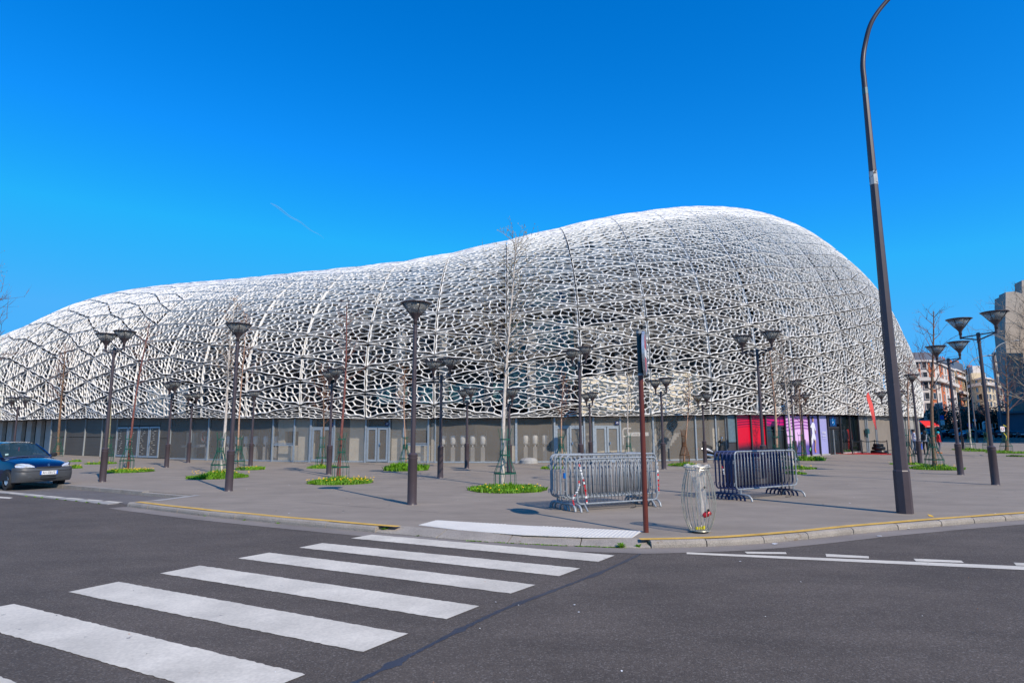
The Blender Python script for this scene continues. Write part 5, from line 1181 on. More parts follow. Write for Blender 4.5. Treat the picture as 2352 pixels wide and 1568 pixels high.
mb = MB(); mb.tube([(-1.05 - .05 * math.sin(t * PI / 10), .36 + .18 * math.cos(t * PI / 10), 1.03 + .16 * math.sin(t * PI / 10)) for t in range(20)], .013, 5, closed=True); mb.build('steering_wheel', M_trim, car, True)
mb = MB(); mb.box((-1.12, 0, 1.30), (.03, .22, .06)); mb.build('rear_view_mirror', M_trim, car); mb = MB(); mb.box((-1.10, 0, 1.19), (.015, .03, .12)); mb.build('red_pendant', M_red, car)
for a_, b_ in (((-.52, -.1, .975), (-.64, .60, .99)), ((-.52, -.62, .965), (-.60, -.02, 1.01))): mb = MB(); mb.tube([a_, b_], .012, 4); mb.build('wiper', M_trim, car)
mb = MB(); mb.tube([(-.50, .70, .935), (-.43, .36, .97), (-.41, 0, .98), (-.43, -.36, .97), (-.50, -.70, .935)], .010, 5); mb.build('scuttle_strip', M_chrome, car)
mb = MB(); mb.box((-.655, -.56, 1.03), (.01, .09, .07)); mb.build('sticker', pm('pale_sticker', (.45, .62, .6), .6), car)
# bumper
def bsec(y_, xf, dz=0):
    return [(xf - .10, y_, .655 + dz), (xf - .02, y_, .64 + dz), (xf + .01, y_, .60), (xf + .012, y_, .555), (xf - .005, y_, .54), (xf + .018, y_, .52), (xf + .02, y_, .42), (xf - .0, y_, .30), (xf - .05, y_, .235), (xf - .16, y_, .225)]
ys = [-.828, -.825, -.80, -.72, -.6, -.4, -.2, 0, .2, .4, .6, .72, .80, .825, .828]; xs_ = [.36, .46, .56, .645, .695, .73, .742, .745, .742, .73, .695, .645, .56, .46, .36]
loft([bsec(y_, x_) for y_, x_ in zip(ys, xs_)], M_bump, 'bumper', car)
for sg in (-1, 1):
    pass
mb = MB(); mb.tube([(.70, -.36, .655), (.735, 0, .662), (.70, .36, .655)], .026, 6); mb.build('upper_grille', M_trim, car)
mb = MB(); mb.add([(.722, -.42, .40), (.752, 0, .40), (.722, .42, .40), (.70, .44, .30), (.742, 0, .30), (.70, -.44, .30), (.70, -.42, .345)], [(0, 1, 4, 5), (1, 2, 3, 4)]); mb.v = [(v[0] + .035 - .06 * abs(v[1]), v[1], v[2]) for v in mb.v]; mb.build('lower_grille', M_trim, car)
mb = MB(); mb.tube([(.752, -.40, .35), (.79, 0, .35), (.752, .40, .35)], .010, 5); mb.build('grille_bar', M_bump, car)
for sg in (-1, 1):
    mb = MB(); mb.lathe([(.09, 0), (.085, .008), (.02, .01)], 16); mb.v = [(.712 + v[2] - .28 * max(0, abs(v[1]) - .01) - .05 * 0, sg * .56 + v[1] * 1.3, .40 + v[0] * .5) for v in mb.v]; mb.v = [(v[0] - (abs(v[1]) - .56) * .32, v[1], v[2]) for v in mb.v]; mb.build('fog_lamp_blank', M_bump, car, True)
    # headlamp, wrapping round the wing
    pts_f = [(.665, sg * .40, .66), (.575, sg * .70, .655), (.40, sg * .80, .665), (.35, sg * .808, .72), (.40, sg * .795, .775), (.50, sg * .70, .79), (.585, sg * .52, .765), (.645, sg * .40, .70)]
    mb = MB(); c_ = (.60, sg * .62, .72); mb.add([c_] + pts_f, [(0, i, i % 8 + 1) if sg < 0 else (0, i % 8 + 1, i) for i in range(1, 9)]); mb.v = [(v[0] + .022, v[1] * 1.012, v[2]) for v in mb.v]; mb.build('headlamp', M_lens, car, False)
    mb = MB(); mb.tube([(p[0] + .018, p[1] * 1.01, p[2]) for p in pts_f], .009, 4, closed=True); mb.build('headlamp_seal', M_trim, car)
    wheel(car, 0, sg * .742, .285, .17, sg, -.10); wheel(car, -2.40, sg * .742, .285, .17, sg)
    mb = MB(); n = 14
    for x0 in (0, -2.40):
        b0 = len(mb.v)
        for i in range(n + 1): a = PI * i / n; mb.v.append((x0 + .335 * math.cos(a), sg * .819, .285 + .335 * math.sin(a)))
        mb.f.append(tuple(range(b0, b0 + n + 1)) if sg < 0 else tuple(range(b0 + n, b0 - 1, -1))); mb.m.append(0)
    mb.build('wheel_arch', M_trim, car)
mb = MB(); mb.tube([(.705, 0, .765), (.71, -.028, .73), (.715, 0, .695), (.71, .028, .73)], .006, 5, closed=True); mb.v = [(v[0] - .025, v[1], v[2] - .002) for v in mb.v]; mb.build('emblem', M_chrome, car)
npl = empty('number_plate', (.775, -.02, .50)); npl.parent = car
mb = MB(); mb.box((0, 0, 0), (.012, .52, .11)); mb.build('plate', M_dirtwhite, npl)
mb = MB(); mb.box((.003, -.24, 0), (.012, .045, .108)); mb.box((.003, .24, 0), (.012, .042, .108)); mb.build('blue_band', pm('eu_blue', (.0, .12, .6), .4), npl)
t_ = text('AH-538-FZ', .105, (0, 0, 0), 0, M_trim, npl, ext=.001, sx=.78, name='lettering'); t_.rotation_euler = (PI / 2, 0, PI / 2); t_.location = (.008, 0, -.002)

# ================================================================ PEOPLE (Skin-modifier bodies; clothing colours by height on the standing figure)
def zmat(name, bands, rough=.8):
    m = bpy.data.materials.new(name); m.use_nodes = True; t = m.node_tree; N = t.nodes; b = N['Principled BSDF']; b.inputs['Roughness'].default_value = rough
    tc = N.new('ShaderNodeTexCoord'); sp = N.new('ShaderNodeSeparateXYZ'); t.links.new(tc.outputs['Object'], sp.inputs[0]); dv = N.new('ShaderNodeMath'); dv.operation = 'DIVIDE'; dv.inputs[1].default_value = 2.0; t.links.new(sp.outputs[2], dv.inputs[0])
    cr = N.new('ShaderNodeValToRGB'); cr.color_ramp.interpolation = 'CONSTANT'; t.links.new(dv.outputs[0], cr.inputs[0]); e = cr.color_ramp.elements
    for i, (z, c) in enumerate(bands):
        el = e[i] if i < 2 else e.new(z / 2); el.position = z / 2; el.color = (*c, 1)
    t.links.new(cr.outputs[0], b.inputs['Base Color']); return m
def person(px, H, rz, label, bands, pose, hair, hairmat, cat_='person', feet=None, z=0.0, name='person'):
    g = at(*px); s_ = H / 1.75
    o = empty(name, g, rz, label, cat_)
    J = dict(pel=(0, 0, .95), spi=(0, .0, 1.15), che=(0, 0, 1.36), nec=(0, 0, 1.50), hea=(0, -.01, 1.60), top=(0, 0, 1.70), lsh=(.17, 0, 1.42), lel=(.24, .02, 1.16), lwr=(.25, -.04, .92), lha=(.25, -.06, .84), rsh=(-.17, 0, 1.42), rel=(-.24, .02, 1.16), rwr=(-.25, -.04, .92), rha=(-.25, -.06, .84), lhi=(.09, 0, .90), lkn=(.10, -.02, .50), lan=(.10, .02, .09), lto=(.11, -.14, .04), rhi=(-.09, 0, .90), rkn=(-.10, -.02, .50), ran=(-.10, .02, .09), rto=(-.11, -.14, .04))
    J.update(pose); names = list(J); R = dict(pel=.135, spi=.125, che=.15, nec=.058, hea=.092, top=.075, lsh=.065, lel=.047, lwr=.034, lha=.038, rsh=.065, rel=.047, rwr=.034, rha=.038, lhi=.092, lkn=.062, lan=.042, lto=.04, rhi=.092, rkn=.062, ran=.042, rto=.04)
    E_ = [('pel', 'spi'), ('spi', 'che'), ('che', 'nec'), ('nec', 'hea'), ('hea', 'top'), ('che', 'lsh'), ('lsh', 'lel'), ('lel', 'lwr'), ('lwr', 'lha'), ('che', 'rsh'), ('rsh', 'rel'), ('rel', 'rwr'), ('rwr', 'rha'), ('pel', 'lhi'), ('lhi', 'lkn'), ('lkn', 'lan'), ('lan', 'lto'), ('pel', 'rhi'), ('rhi', 'rkn'), ('rkn', 'ran'), ('ran', 'rto')]
    me = bpy.data.meshes.new('body'); me.from_pydata([tuple(c * s_ for c in J[n_3]) for n_3 in names], [(names.index(a), names.index(b)) for a, b in E_], [])
    ob = inst('body', me, o); me.materials.append(zmat(label[:12] + '_cloth', [(z_ * s_ if z_ else 0.0, c) for z_, c in bands]))
    mod = ob.modifiers.new('skin', 'SKIN'); mod.use_smooth_shade = True; me.skin_vertices[0]
    for i, n_3 in enumerate(names): me.skin_vertices[0].data[i].radius = (R[n_3] * s_, R[n_3] * s_ * (.78 if n_3 in ('che', 'spi', 'pel') else 1)); me.skin_vertices[0].data[i].use_root = (n_3 == 'pel')
    sb = ob.modifiers.new('sub', 'SUBSURF'); sb.levels = 1; sb.render_levels = 1
    hp = Vector(J['hea']) * s_; mb = MB(); mb.lathe([(.02, -.02), (.098, -.0), (.108, .05), (.10, .10), (.06, .145), (.01, .155)], 14) if hair != 'long' else mb.lathe([(.03, -.22), (.10, -.18), (.13, -.05), (.125, .06), (.10, .12), (.05, .15), (.01, .155)], 14)
    off_ = .02 if hair != 'hat' else 0.0; mb.v = [(v[0] * s_ + hp.x, (v[1] + (.035 if hair == 'long' else off_)) * s_ + hp.y, v[2] * s_ + hp.z) for v in mb.v]; mb.build('hair' if hair != 'hat' else 'hat', hairmat, o, True)
    if hair != 'none':
        mb = MB(); mb.lathe([(.012, -.02), (.016, .0), (.008, .02)], 6); mb.v = [(v[0] * s_ + hp.x, (v[1] - .10) * s_ + hp.y, v[2] * s_ + hp.z + .0) for v in mb.v]; mb.build('nose', M_skin, o, True)
    for k_ in ('lha', 'rha'):
        mb = MB(); h = Vector(J[k_]) * s_
        for f in range(5): a = (f - 2) * .4; mb.tube([h, h + Vector((math.sin(a) * .03, -.01 - .012 * (f == 0), -.055)) * s_, h + Vector((math.sin(a) * .036, -.03, -.085)) * s_], [.012 * s_, .009 * s_, .006 * s_], 5)
        mb.build('hand', M_skin, o, True)
    for k_ in ('lan', 'ran'):
        mb = MB(); a_ = Vector(J[k_]) * s_; mb.tube([a_ + Vector((0, .05, -.05)) * s_, a_ + Vector((0, -.05, -.05)) * s_, a_ + Vector((0, -.18, -.06)) * s_], [.04 * s_, .045 * s_, .03 * s_], 8); mb.build('shoe', feet or M_trim, o, True)
    return o
SK = (.42, .24, .17)
person((2103, 1043), 1.78, R_(70), 'man in a white jacket and jeans walking with a blue bag', [(0, (.02, .02, .025)), (.10, (.035, .06, .10)), (.93, (.72, .70, .75)), (1.49, SK)], dict(lkn=(.10, -.10, .50), lan=(.10, -.02, .09), lto=(.1, -.2, .04), rkn=(-.1, .02, .5), ran=(-.1, .16, .10), rel=(-.24, -.02, 1.16), rwr=(-.2, -.24, 1.12), rha=(-.18, -.3, 1.14)), 'short', M_hairp)
o = empty('blue_bag', at(2115, 1042), .3, 'bright blue shopping bag carried beside the man in white', 'bag'); o.location.z = .33; mb = MB(); mb.prism([(-.17, -.05), (.17, -.05), (.14, .06), (-.15, .05)], 0, .42); mb.tube([(-.08, 0, .42), (0, 0, .56), (.08, 0, .42)], .008, 4); mb.build('bag', pm('blue_plastic', (.03, .10, .50), .4), o)
person((2128, 1043), 1.70, R_(160), 'dark haired woman in a striped top and black trousers with a black rucksack', [(0, (.05, .04, .04)), (.10, (.012, .012, .014)), (.92, (.32, .32, .34)), (1.47, SK)], dict(rel=(-.28, -.08, 1.2), rwr=(-.36, -.28, 1.14), rha=(-.38, -.34, 1.14), lkn=(.12, -.06, .5)), 'long', M_hairp)
o = empty('rucksack', at(2126, 1043), .0, 'black rucksack on the dark haired woman', 'rucksack'); o.location.z = 1.0; mb = MB(); mb.lathe([(.08, 0), (.17, .05), (.18, .25), (.14, .42), (.04, .46)], 12); mb.v = [(v[0] - .12, v[1] * .6 - .12, v[2]) for v in mb.v]; mb.build('pack', M_blackmat, o, True)
o = empty('coat', at(2138, 1040), .4, 'black coat or bag hanging from the arm of the dark haired woman', 'coat'); o.location.z = .42; mb = MB(); mb.lathe([(.05, 0), (.17, .1), (.16, .4), (.08, .66)], 9); mb.v = [(v[0] + .15 * (1 - v[2]), v[1] * .5, v[2]) for v in mb.v]; mb.build('cloth', M_blackmat, o, True)
person((2159, 1041), 1.62, R_(80), 'child in a red jacket, grey trousers and turquoise cap walking left', [(0, (.6, .16, .02)), (.10, (.13, .13, .16)), (.90, (.62, .012, .02)), (1.49, SK)], dict(lkn=(.1, -.12, .5), lan=(.1, .02, .09), rkn=(-.1, .0, .52), ran=(-.1, .22, .14), lel=(.24, .08, 1.16), lwr=(.25, .05, .95)), 'hat', pm('turquoise_cap', (.0, .42, .50), .7), feet=M_orange)
# mannequins in the shop window
for px, c1, c2, lab in ((1946, (.012, .02, .05), (.012, .02, .05), 'navy dressed shop mannequin left of the red one'), (1956, (.55, .01, .015), (.55, .01, .015), 'shop mannequin in a red football kit')):
    q = foot(px, .35); o = person((px, 1040), 1.95, R_(10), lab, [(0, (.1, .6, .02)), (.12, c2), (.95, c1), (1.52, (.05, .05, .05))], {}, 'none', M_trim, 'mannequin', feet=pm('lime_shoe', (.2, .8, .05), .5), name='shop_mannequin'); o.location = (q[0], q[1] + 34.4, .12)

# ================================================================ SMALL THINGS BEFORE THE SHOP
gf = at(2019, 1041)
fl = empty('feather_flag', gf, 0, 'coral red feather flag on a black weighted foot beside the rope barrier', 'flag')
mb = MB(); zt_ = 4.55; mb.tube([(0, 0, .3), (0, 0, 2.1), (-.10, 0, 3.6), (-.38, 0, zt_)], [.022, .02, .014, .008], 6); mb.build('pole', M_steelg, fl, True)
mb = MB(); L_ = []
for i in range(13):
    t = i / 12; z_ = 1.75 + (zt_ - 1.75) * t; xr = -.02 - .10 * t - .26 * t ** 4; wd2 = .05 + .27 * math.sin(min(1, t * 1.15) * PI * .62) * (1 if t < .9 else (1 - t) * 10 * .9 + .05); L_.append(((xr - wd2, .02 * math.sin(t * 9), z_), (xr, 0, z_ + .03)))
for a_, b_ in L_: mb.v += [a_, b_]
for i in range(12): mb.f.append((2 * i, 2 * i + 1, 2 * i + 3, 2 * i + 2)); mb.m.append(0)
mb.build('cloth', M_flag, fl)
for k, (r_, z_) in enumerate(((.56, .0), (.46, .26), (.36, .48))): mb = MB(); mb.lathe([(r_ * .6, z_), (r_ * .92, z_ + .01), (r_, z_ + .12), (r_ * .92, z_ + .23), (r_ * .5, z_ + .25)], 20); mb.build('foot_ring', M_black, fl, True)
pxs = [(1904, 1042.5), (1937, 1041), (1959, 1042.5), (1981, 1041.5), (2011, 1041), (2040, 1043)]
nm_ = ['left of the shop door', 'right of the shop door', 'below the navy mannequin', 'below the first metal sheet', 'just left of the black flag foot', 'right of the flag']
gs = [at(*p) for p in pxs]
for i, g_ in enumerate(gs):
    o = empty('barrier_post', g_, 0, f'black belt barrier post {nm_[i]}', 'barrier post', 'black belt barrier posts by the red carpet'); mb = MB(); mb.lathe([(.16, 0), (.16, .02), (.035, .04), (.035, 1.0), (.02, 1.02)], 12); mb.build('post', M_black, o, True)
    if i < 5:
        d = gs[i + 1] - g_; mb = MB()
        for k in range(8):
            t0, t1 = k / 8, (k + 1) / 8; sg0, sg1 = .05 * 4 * t0 * (1 - t0), .05 * 4 * t1 * (1 - t1)
            mb.add([(d.x * t0, d.y * t0, .9 - sg0), (d.x * t1, d.y * t1, .9 - sg1), (d.x * t1, d.y * t1, .96 - sg1), (d.x * t0, d.y * t0, .96 - sg0)], [(0, 1, 2, 3)])
        mb.build('belt', M_black, o)
mb = MB(); q_ = [at(1905, 1042), at(1905, 1040), at(1940, 1038.5), at(2045, 1041.5), at(2048, 1044)]; mb.prism([(p.x, p.y) for p in q_], 0.002, .02); tag(mb.build('red_carpet', pm('red_carpet', (.60, .012, .008), .9)), 'thin red carpet laid along the belt barrier', 'carpet')
# scooter
gsx = at(1640, 1056); sc_ = empty('scooter', gsx, R_(12), 'black and silver three quarter view motor scooter parked before the mesh wall', 'scooter')
M_sil = pm('scooter_silver', (.55, .56, .60), .3, .3)
for x_ in (-.62, .68):
    mb = MB(); mb.lathe([(.12, -.06), (.22, -.07), (.255, -.03), (.255, .03), (.22, .07), (.12, .06)], 20); mb.v = [(v[0] + x_, v[2], v[1] + .255) for v in mb.v]; mb.build('wheel', M_tyre, sc_, True)
mb = MB(); mb.tube([(-.95, 0, .62), (-.7, 0, .66), (-.35, 0, .62), (-.05, 0, .42), (.3, 0, .32), (.5, 0, .5), (.55, 0, .85)], [.08, .17, .19, .13, .12, .15, .13], 12); mb.build('body_shell', M_trim, sc_, True)
mb = MB(); mb.tube([(-.98, 0, .78), (-.8, 0, .82), (-.45, 0, .80), (-.1, 0, .72)], [.06, .13, .13, .08], 10); mb.build('seat', M_blackmat, sc_, True)
mb = MB()
for sg in (-1, 1): mb.tube([(-.85, sg * .15, .66), (-.5, sg * .19, .62), (-.15, sg * .17, .48)], [.05, .08, .04], 8)
mb.build('side_panel', M_sil, sc_, True)
mb = MB(); mb.tube([(-.7, -.2, .34), (-.3, -.2, .28), (-.1, -.16, .26)], [.07, .075, .03], 10); mb.build('exhaust', M_chrome, sc_, True)
mb = MB(); mb.lathe([(.06, 0), (.15, .02), (.16, .14), (.12, .24), (.03, .27)], 14, (-.92, 0, .84)); mb.build('top_case', M_trim, sc_, True)
mb = MB(); mb.box((-1.02, 0, .66), (.04, .14, .07)); mb.build('tail_lamp', M_red, sc_)
mb = MB(); mb.tube([(.66, 0, .28), (.56, 0, .75), (.45, 0, 1.02)], .035, 8); mb.tube([(.38, -.32, 1.08), (.45, 0, 1.02), (.38, .32, 1.08)], .018, 6); mb.lathe([(.03, 0), (.12, .03), (.13, .12), (.05, .2)], 12, (.5, 0, .98)); mb.build('handlebar', M_trim, sc_, True)
for sg in (-1, 1): mb = MB(); mb.tube([(.40, sg * .28, 1.08), (.36, sg * .36, 1.26)], .008, 4); mb.box((.36, sg * .38, 1.30), (.02, .12, .08)); mb.build('mirror', M_trim if sg > 0 else pm('painted_sky_reflection', (.3, .5, .75), .2), sc_)  # one mirror has the sky's reflection painted in as pale blue
mb = MB(); mb.add([(.56, -.16, 1.1), (.56, .16, 1.1), (.46, .12, 1.42), (.46, -.12, 1.42)], [(0, 1, 2, 3)]); mb.build('windshield', M_pane, sc_)

# ================================================================ FAR RIGHT: ROAD, PARKED CARS, HOUSES, GRANDSTAND
def gY(px, Y, z=0.0): v = atY(px, 900, Y); return Vector((v.x, Y, z))
def zY(px, py, Y): return atY(px, py, Y).z
f0 = [Vector((f.x, f.y, 0)) for f in (at(2500, 1021.5), fr[0], fr[1], fr[2], at(2100, 1012.8), at(2040, 1012.6))]
mb = MB(); n = len(f0)
for k, (dy, z) in enumerate(((0, .006), (3, .10), (9, .50), (60, .7), (220, 1.2))):
    for p in f0: mb.v.append((p.x + dy * p.x / p.y * .9, p.y + dy, z))
for k in range(4):
    for i in range(n - 1): mb.f.append((k * n + i + 1, k * n + i, (k + 1) * n + i, (k + 1) * n + i + 1)); mb.m.append(0)
tag(mb.build('far_road', M_road), kind='structure')
mb = MB()
for i in range(n - 1):
    a, b = f0[i], f0[i + 1]; mb.prism([(b.x, b.y - .35), (a.x, a.y - .35), (a.x, a.y), (b.x, b.y)], 0.0, .10)
tag(mb.build('far_kerb', M_granite), kind='structure')

M_whitef = pm('white_render', (.62, .56, .52), .85, var=.08, scale=.3); M_brick = pm('orange_brick', (.50, .14, .05), .85, var=.15, scale=.5, fine=.15, fscale=6)
M_brickd = pm('dark_red_brick', (.24, .075, .045), .85, var=.15, scale=.5, fine=.15, fscale=6); M_ochre = pm('ochre_brick', (.38, .26, .12), .85, var=.12, scale=.5)
M_slate = pm('slate_roof', (.09, .10, .125), .6, var=.1); M_cream = pm('cream_render', (.58, .47, .32), .85, var=.08, scale=.3); M_greyst = pm('grey_render', (.36, .33, .29), .85, var=.1, scale=.3); M_brown = pm('brown_cladding', (.11, .06, .045), .8, var=.2)
M_win = pm('far_window', (.03, .035, .045), .3, var=.3, scale=1)
def house(corners, ztop, label, mats, rows, cols, cat_='apartment building', roof=None, wsz=(1.2, 1.7), bands=None, balc=(), name='apartment_house', chim=0, z0=.6):
    """corners: [(px, Y), ...] left to right along the visible facade"""
    P = [gY(px, Y) for px, Y in corners]; c = P[0]; o = empty(name, (c.x, c.y, z0), 0, label, cat_)
    L = [Vector((p.x - c.x, p.y - c.y, 0)) for p in P]; H = ztop - z0
    mb = MB(); back = [l + Vector((p.x, p.y, 0)) * .085 for l, p in zip(L, P)]; mb.prism([(v.x, v.y) for v in L] + [(v.x, v.y) for v in reversed(back)], 0, H); mb.build('wall', mats[0], o)
    for si in range(len(L) - 1):
        a, b = L[si], L[si + 1]; d = (b - a); W_ = d.length; d = d / W_; ang = math.atan2(d.y, d.x); nrm = Vector((d.y, -d.x, 0)); nc = cols[si]; nr = rows
        if nc == 0: continue
        fh = (H - 3.6) / nr
        mbw = MB(); w_, h_ = min(wsz[0], W_ / nc * .55), min(wsz[1], fh * .62); mbw.box((0, -.06, -h_ / 2 - .06), (w_ + .3, .24, .12)); mbw.box((0, -.03, h_ / 2 + .06), (w_ + .2, .16, .12)); mbw.box((-w_ / 2 - .06, -.03, 0), (.12, .14, h_)); mbw.box((w_ / 2 + .06, -.03, 0), (.12, .14, h_)); mf = mbw.mesh('window', M_whitef)
        mbp = MB(); mbp.box((0, .0, 0), (w_, .05, h_)); mp_ = mbp.mesh('pane', M_win)
        for i in range(nc):
            p = a + d * (W_ * (i + .5) / nc)
            if bands and (i + si) % 2 == bands[1]:
                mb = MB(); q = a + d * (W_ * (i) / nc + W_ / nc * .04); r_ = a + d * (W_ * (i + 1) / nc - W_ / nc * .04); q += nrm * .04; r_ += nrm * .04; mb.wall((q.x, q.y), (r_.x, r_.y), 3.8, H - .6, .06); mb.build('brick_band', bands[0], o)
            for j in range(nr):
                q = p + nrm * .09; w = inst('window', mf, o, (q.x, q.y, 3.6 + fh * (j + .5)), (0, 0, ang)); inst('pane', mp_, w)
        mb = MB(); q = a + nrm * .5; r_ = b + nrm * .5; mb.wall((q.x, q.y), (r_.x, r_.y), H - .5, H, .5); mb.wall((q.x, q.y), (r_.x, r_.y), 3.2, 3.55, .5); mb.build('cornice', mats[1], o)
        for bj in balc:
            mb = MB(); q = a + nrm * 1.0; r_ = b + nrm * 1.0; z_ = 3.6 + fh * bj; mb.wall((q.x, q.y), (r_.x, r_.y), z_ - .15, z_ + .85, .12); mb.wall((q.x, q.y), (r_.x, r_.y), z_ - .2, z_ - .05, 1.0); mb.build('balcony', mats[1], o)
        mb = MB(); q = a + nrm * .06 + d * .4; r_ = b + nrm * .06 - d * .4; mb.wall((q.x, q.y), (r_.x, r_.y), .1, 2.9, .04); mb.build('shop_window', M_win, o)
    if roof:
        hr, mat = roof; mb = MB(); m_ = len(L); ins = [l * .92 + Vector((p.x, p.y, 0)) * .012 + Vector((.5, 0, 0)) for l, p in zip(L, P)]; bk = [l + Vector((p.x, p.y, 0)) * .06 for l, p in zip(L, P)]
        v0 = [(v.x, v.y, H) for v in L] + [(v.x, v.y, H) for v in reversed(back)]; v1 = [(v.x, v.y, H + hr) for v in ins] + [(v.x, v.y, H + hr) for v in reversed(bk)]
        k_ = len(v0); mb.add(v0 + v1, [(i, (i + 1) % k_, k_ + (i + 1) % k_, k_ + i) for i in range(k_)] + [tuple(range(k_, 2 * k_))]); rf_ = mb.build('roof', mat, o)
        for i in range(chim):
            t = (i + .6) / chim; q = L[0].lerp(L[-1], t) + Vector((2, 5, 0)); mb = MB(); mb.box((q.x, q.y, H + hr + .2), (2.2, .9, 2.6)); 
            for u in (-.7, 0, .7): mb.lathe([(.18, 0), (.15, .6)], 6, (q.x + u, q.y, H + hr + 1.5))
            mb.build('chimney', M_brick, rf_)
    return o
house([(2050, 169.5), (2137, 168.5), (2152, 170), (2197, 196)], zY(2130, 826, 168), 'white apartment house with orange brick strips right beside the stadium end', [M_whitef, M_whitef], 6, [5, 1, 5], roof=(2.4, M_slate), bands=(M_brick, 1), balc=(4,), chim=3)
house([(2186, 238), (2196, 226), (2218, 242)], zY(2190, 846, 226), 'ochre and white apartment house with a dark dome roof behind the white one', [M_ochre, M_whitef], 7, [1, 3], roof=(3.5, M_slate), bands=(M_brick, 0), balc=(2, 4, 6), chim=2)
house([(2216, 255), (2240, 240), (2262, 250)], zY(2230, 846, 240), 'dark brown brick apartment block in the middle of the right background', [M_brickd, M_greyst], 7, [3, 3], bands=(M_brown, 1), balc=(5, 6), chim=1, roof=(1.2, M_slate))
hb = house([(2231, 212), (2262, 200), (2276, 203), (2302, 222)], zY(2250, 866, 200), 'cream apartment block with round windows and stacked bay windows', [M_cream, M_whitef], 6, [1, 2, 3], balc=(5,), wsz=(1.9, 1.6))
c0 = gY(2231, 212)
for k in range(3):
    q = gY(2250, 203.5); mb = MB(); mb.lathe([(1.0, 0), (1.0, .1)], 16); mb.v = [(v[0] + q.x - c0.x, -.55 - v[2] + q.y - c0.y, v[1] + 5 + 3.6 * k) for v in mb.v]; mb.build('round_window', M_win, hb)
for k, (a_, b_, t_2, Yk) in enumerate(((2236, 2268, 856, 206), (2240, 2262, 840, 208), (2268, 2292, 872, 212))):
    A, B = gY(a_, Yk), gY(b_, Yk); mb = MB(); mb.prism([(A.x - c0.x, A.y - c0.y), (B.x - c0.x, B.y - c0.y), (B.x - c0.x + 4, B.y - c0.y + 8), (A.x - c0.x + 4, A.y - c0.y + 8)], zY(2250, 868, 200) - .6, zY(a_, t_2, Yk) - .6); mb.build('penthouse', M_whitef if k == 1 else M_cream, hb)
house([(2287, 152), (2293, 148), (2322, 150)], zY(2300, 808, 148), 'tall narrow beige and red brick house at the right end of the street', [M_greyst, M_greyst], 6, [0, 3], bands=(M_brickd, 0), z0=.6)
# red awning and small street signs
o = empty('awning', gY(2108, 160, 0), 0, 'bright red shop awning at the foot of the white apartment house', 'awning'); W_ = gY(2146, 160).x - gY(2108, 160).x; za, zb = zY(2120, 978, 160), zY(2120, 966, 160)
mb = MB(); mb.add([(0, -1.5, za), (W_, -1.5, za), (W_, .5, zb), (0, .5, zb), (0, -1.5, za - .35), (W_, -1.5, za - .35)], [(0, 1, 2, 3), (4, 5, 1, 0)]); mb.build('canvas', pm('red_canvas', (.70, .015, .01), .7), o); mb = MB(); mb.box((W_ * .5, -1.52, za - .12), (W_ * .8, .02, .10)); mb.build('white_lettering_strip', M_white, o)
def pole_sign(px, Y, ztop_, label, build, cat_='road sign', nm='street_sign'):
    o = empty(nm, gY(px, Y, .1), 0, label, cat_); mb = MB(); mb.lathe([(.05, 0), (.05, ztop_)], 8); mb.build('post', M_steelg, o); build(o); return o
def b1(o): mb = MB(); mb.box((.3, 0, 4.2), (1.0, .05, .8)); mb.build('blue_panel', pm('sign_blue', (.0, .10, .45), .4), o); mb = MB(); mb.box((.3, 0, 3.2), (1.1, .05, .9)); mb.build('white_panel', M_white, o)
pole_sign(2152, 120, 4.6, 'blue and white street signs on a post beside the red awning', b1)
def b2(o): mb = MB(); mb.lathe([(.4, 0), (.4, .05)], 20); mb.v = [(v[0], v[2], v[1] + 2.6) for v in mb.v]; mb.build('disc', pm('disc_blue', (.02, .03, .25), .4), o); mb = MB(); mb.lathe([(.12, .0), (.12, .06)], 12); mb.v = [(v[0], v[2] - .01, v[1] + 2.6) for v in mb.v]; mb.build('red_centre', M_red, o)
pole_sign(2218, 112, 3.0, 'round no parking sign before the dark bushes', b2)
def b3(o): mb = MB(); mb.lathe([(.05, 3.4), (.26, 3.5), (.3, 3.75), (.2, 3.98), (.03, 4.05)], 14); mb.build('globe', M_white, o, True)
pole_sign(2231, 125, 3.4, 'white globe lamp before the dark bushes', b3, 'street lamp', 'globe_lamp'); 
def b4(o): mb = MB(); mb.tube([(-.5, 0, 3.1), (-.2, 0, 3.3), (.3, 0, 3.3), (.5, 0, 3.1)], .14, 6); mb.box((-.3, 0, 2.5), (.35, .1, 1.2)); mb.build('white_hood', M_white, o)
pole_sign(2254, 122, 3.2, 'white hooded ticket post before the hedge', b4, 'ticket post', 'ticket_post')
# notice and yellow tape on the right tree
gt = at(2312, 1035); o = empty('notice', (gt.x - .28, gt.y - .2, 0), 0, 'white paper notice with a red ring tied to the right tree', 'notice'); zz = zY(2305, 985, gt.y)
mb = MB(); mb.box((0, 0, zz), (.34, .02, .42)); mb.build('sheet', M_white, o); mb = MB(); mb.tube([(.1 * math.cos(k * PI / 8), -.015, zz + .02 + .1 * math.sin(k * PI / 8)) for k in range(16)], .018, 4, closed=True); mb.build('ring', M_red, o)
mb = MB(); mb.tube([(.1, 0, zz + .35), (.3, -.05, zz + .2)], .03, 4); mb.tube([(.05, 0, zz - .3), (.22, -.05, zz - .62), (.15, 0, zz - .9)], .035, 4); mb.build('yellow_tie', pm('yellow_tape', (.7, .6, .02), .5), o)
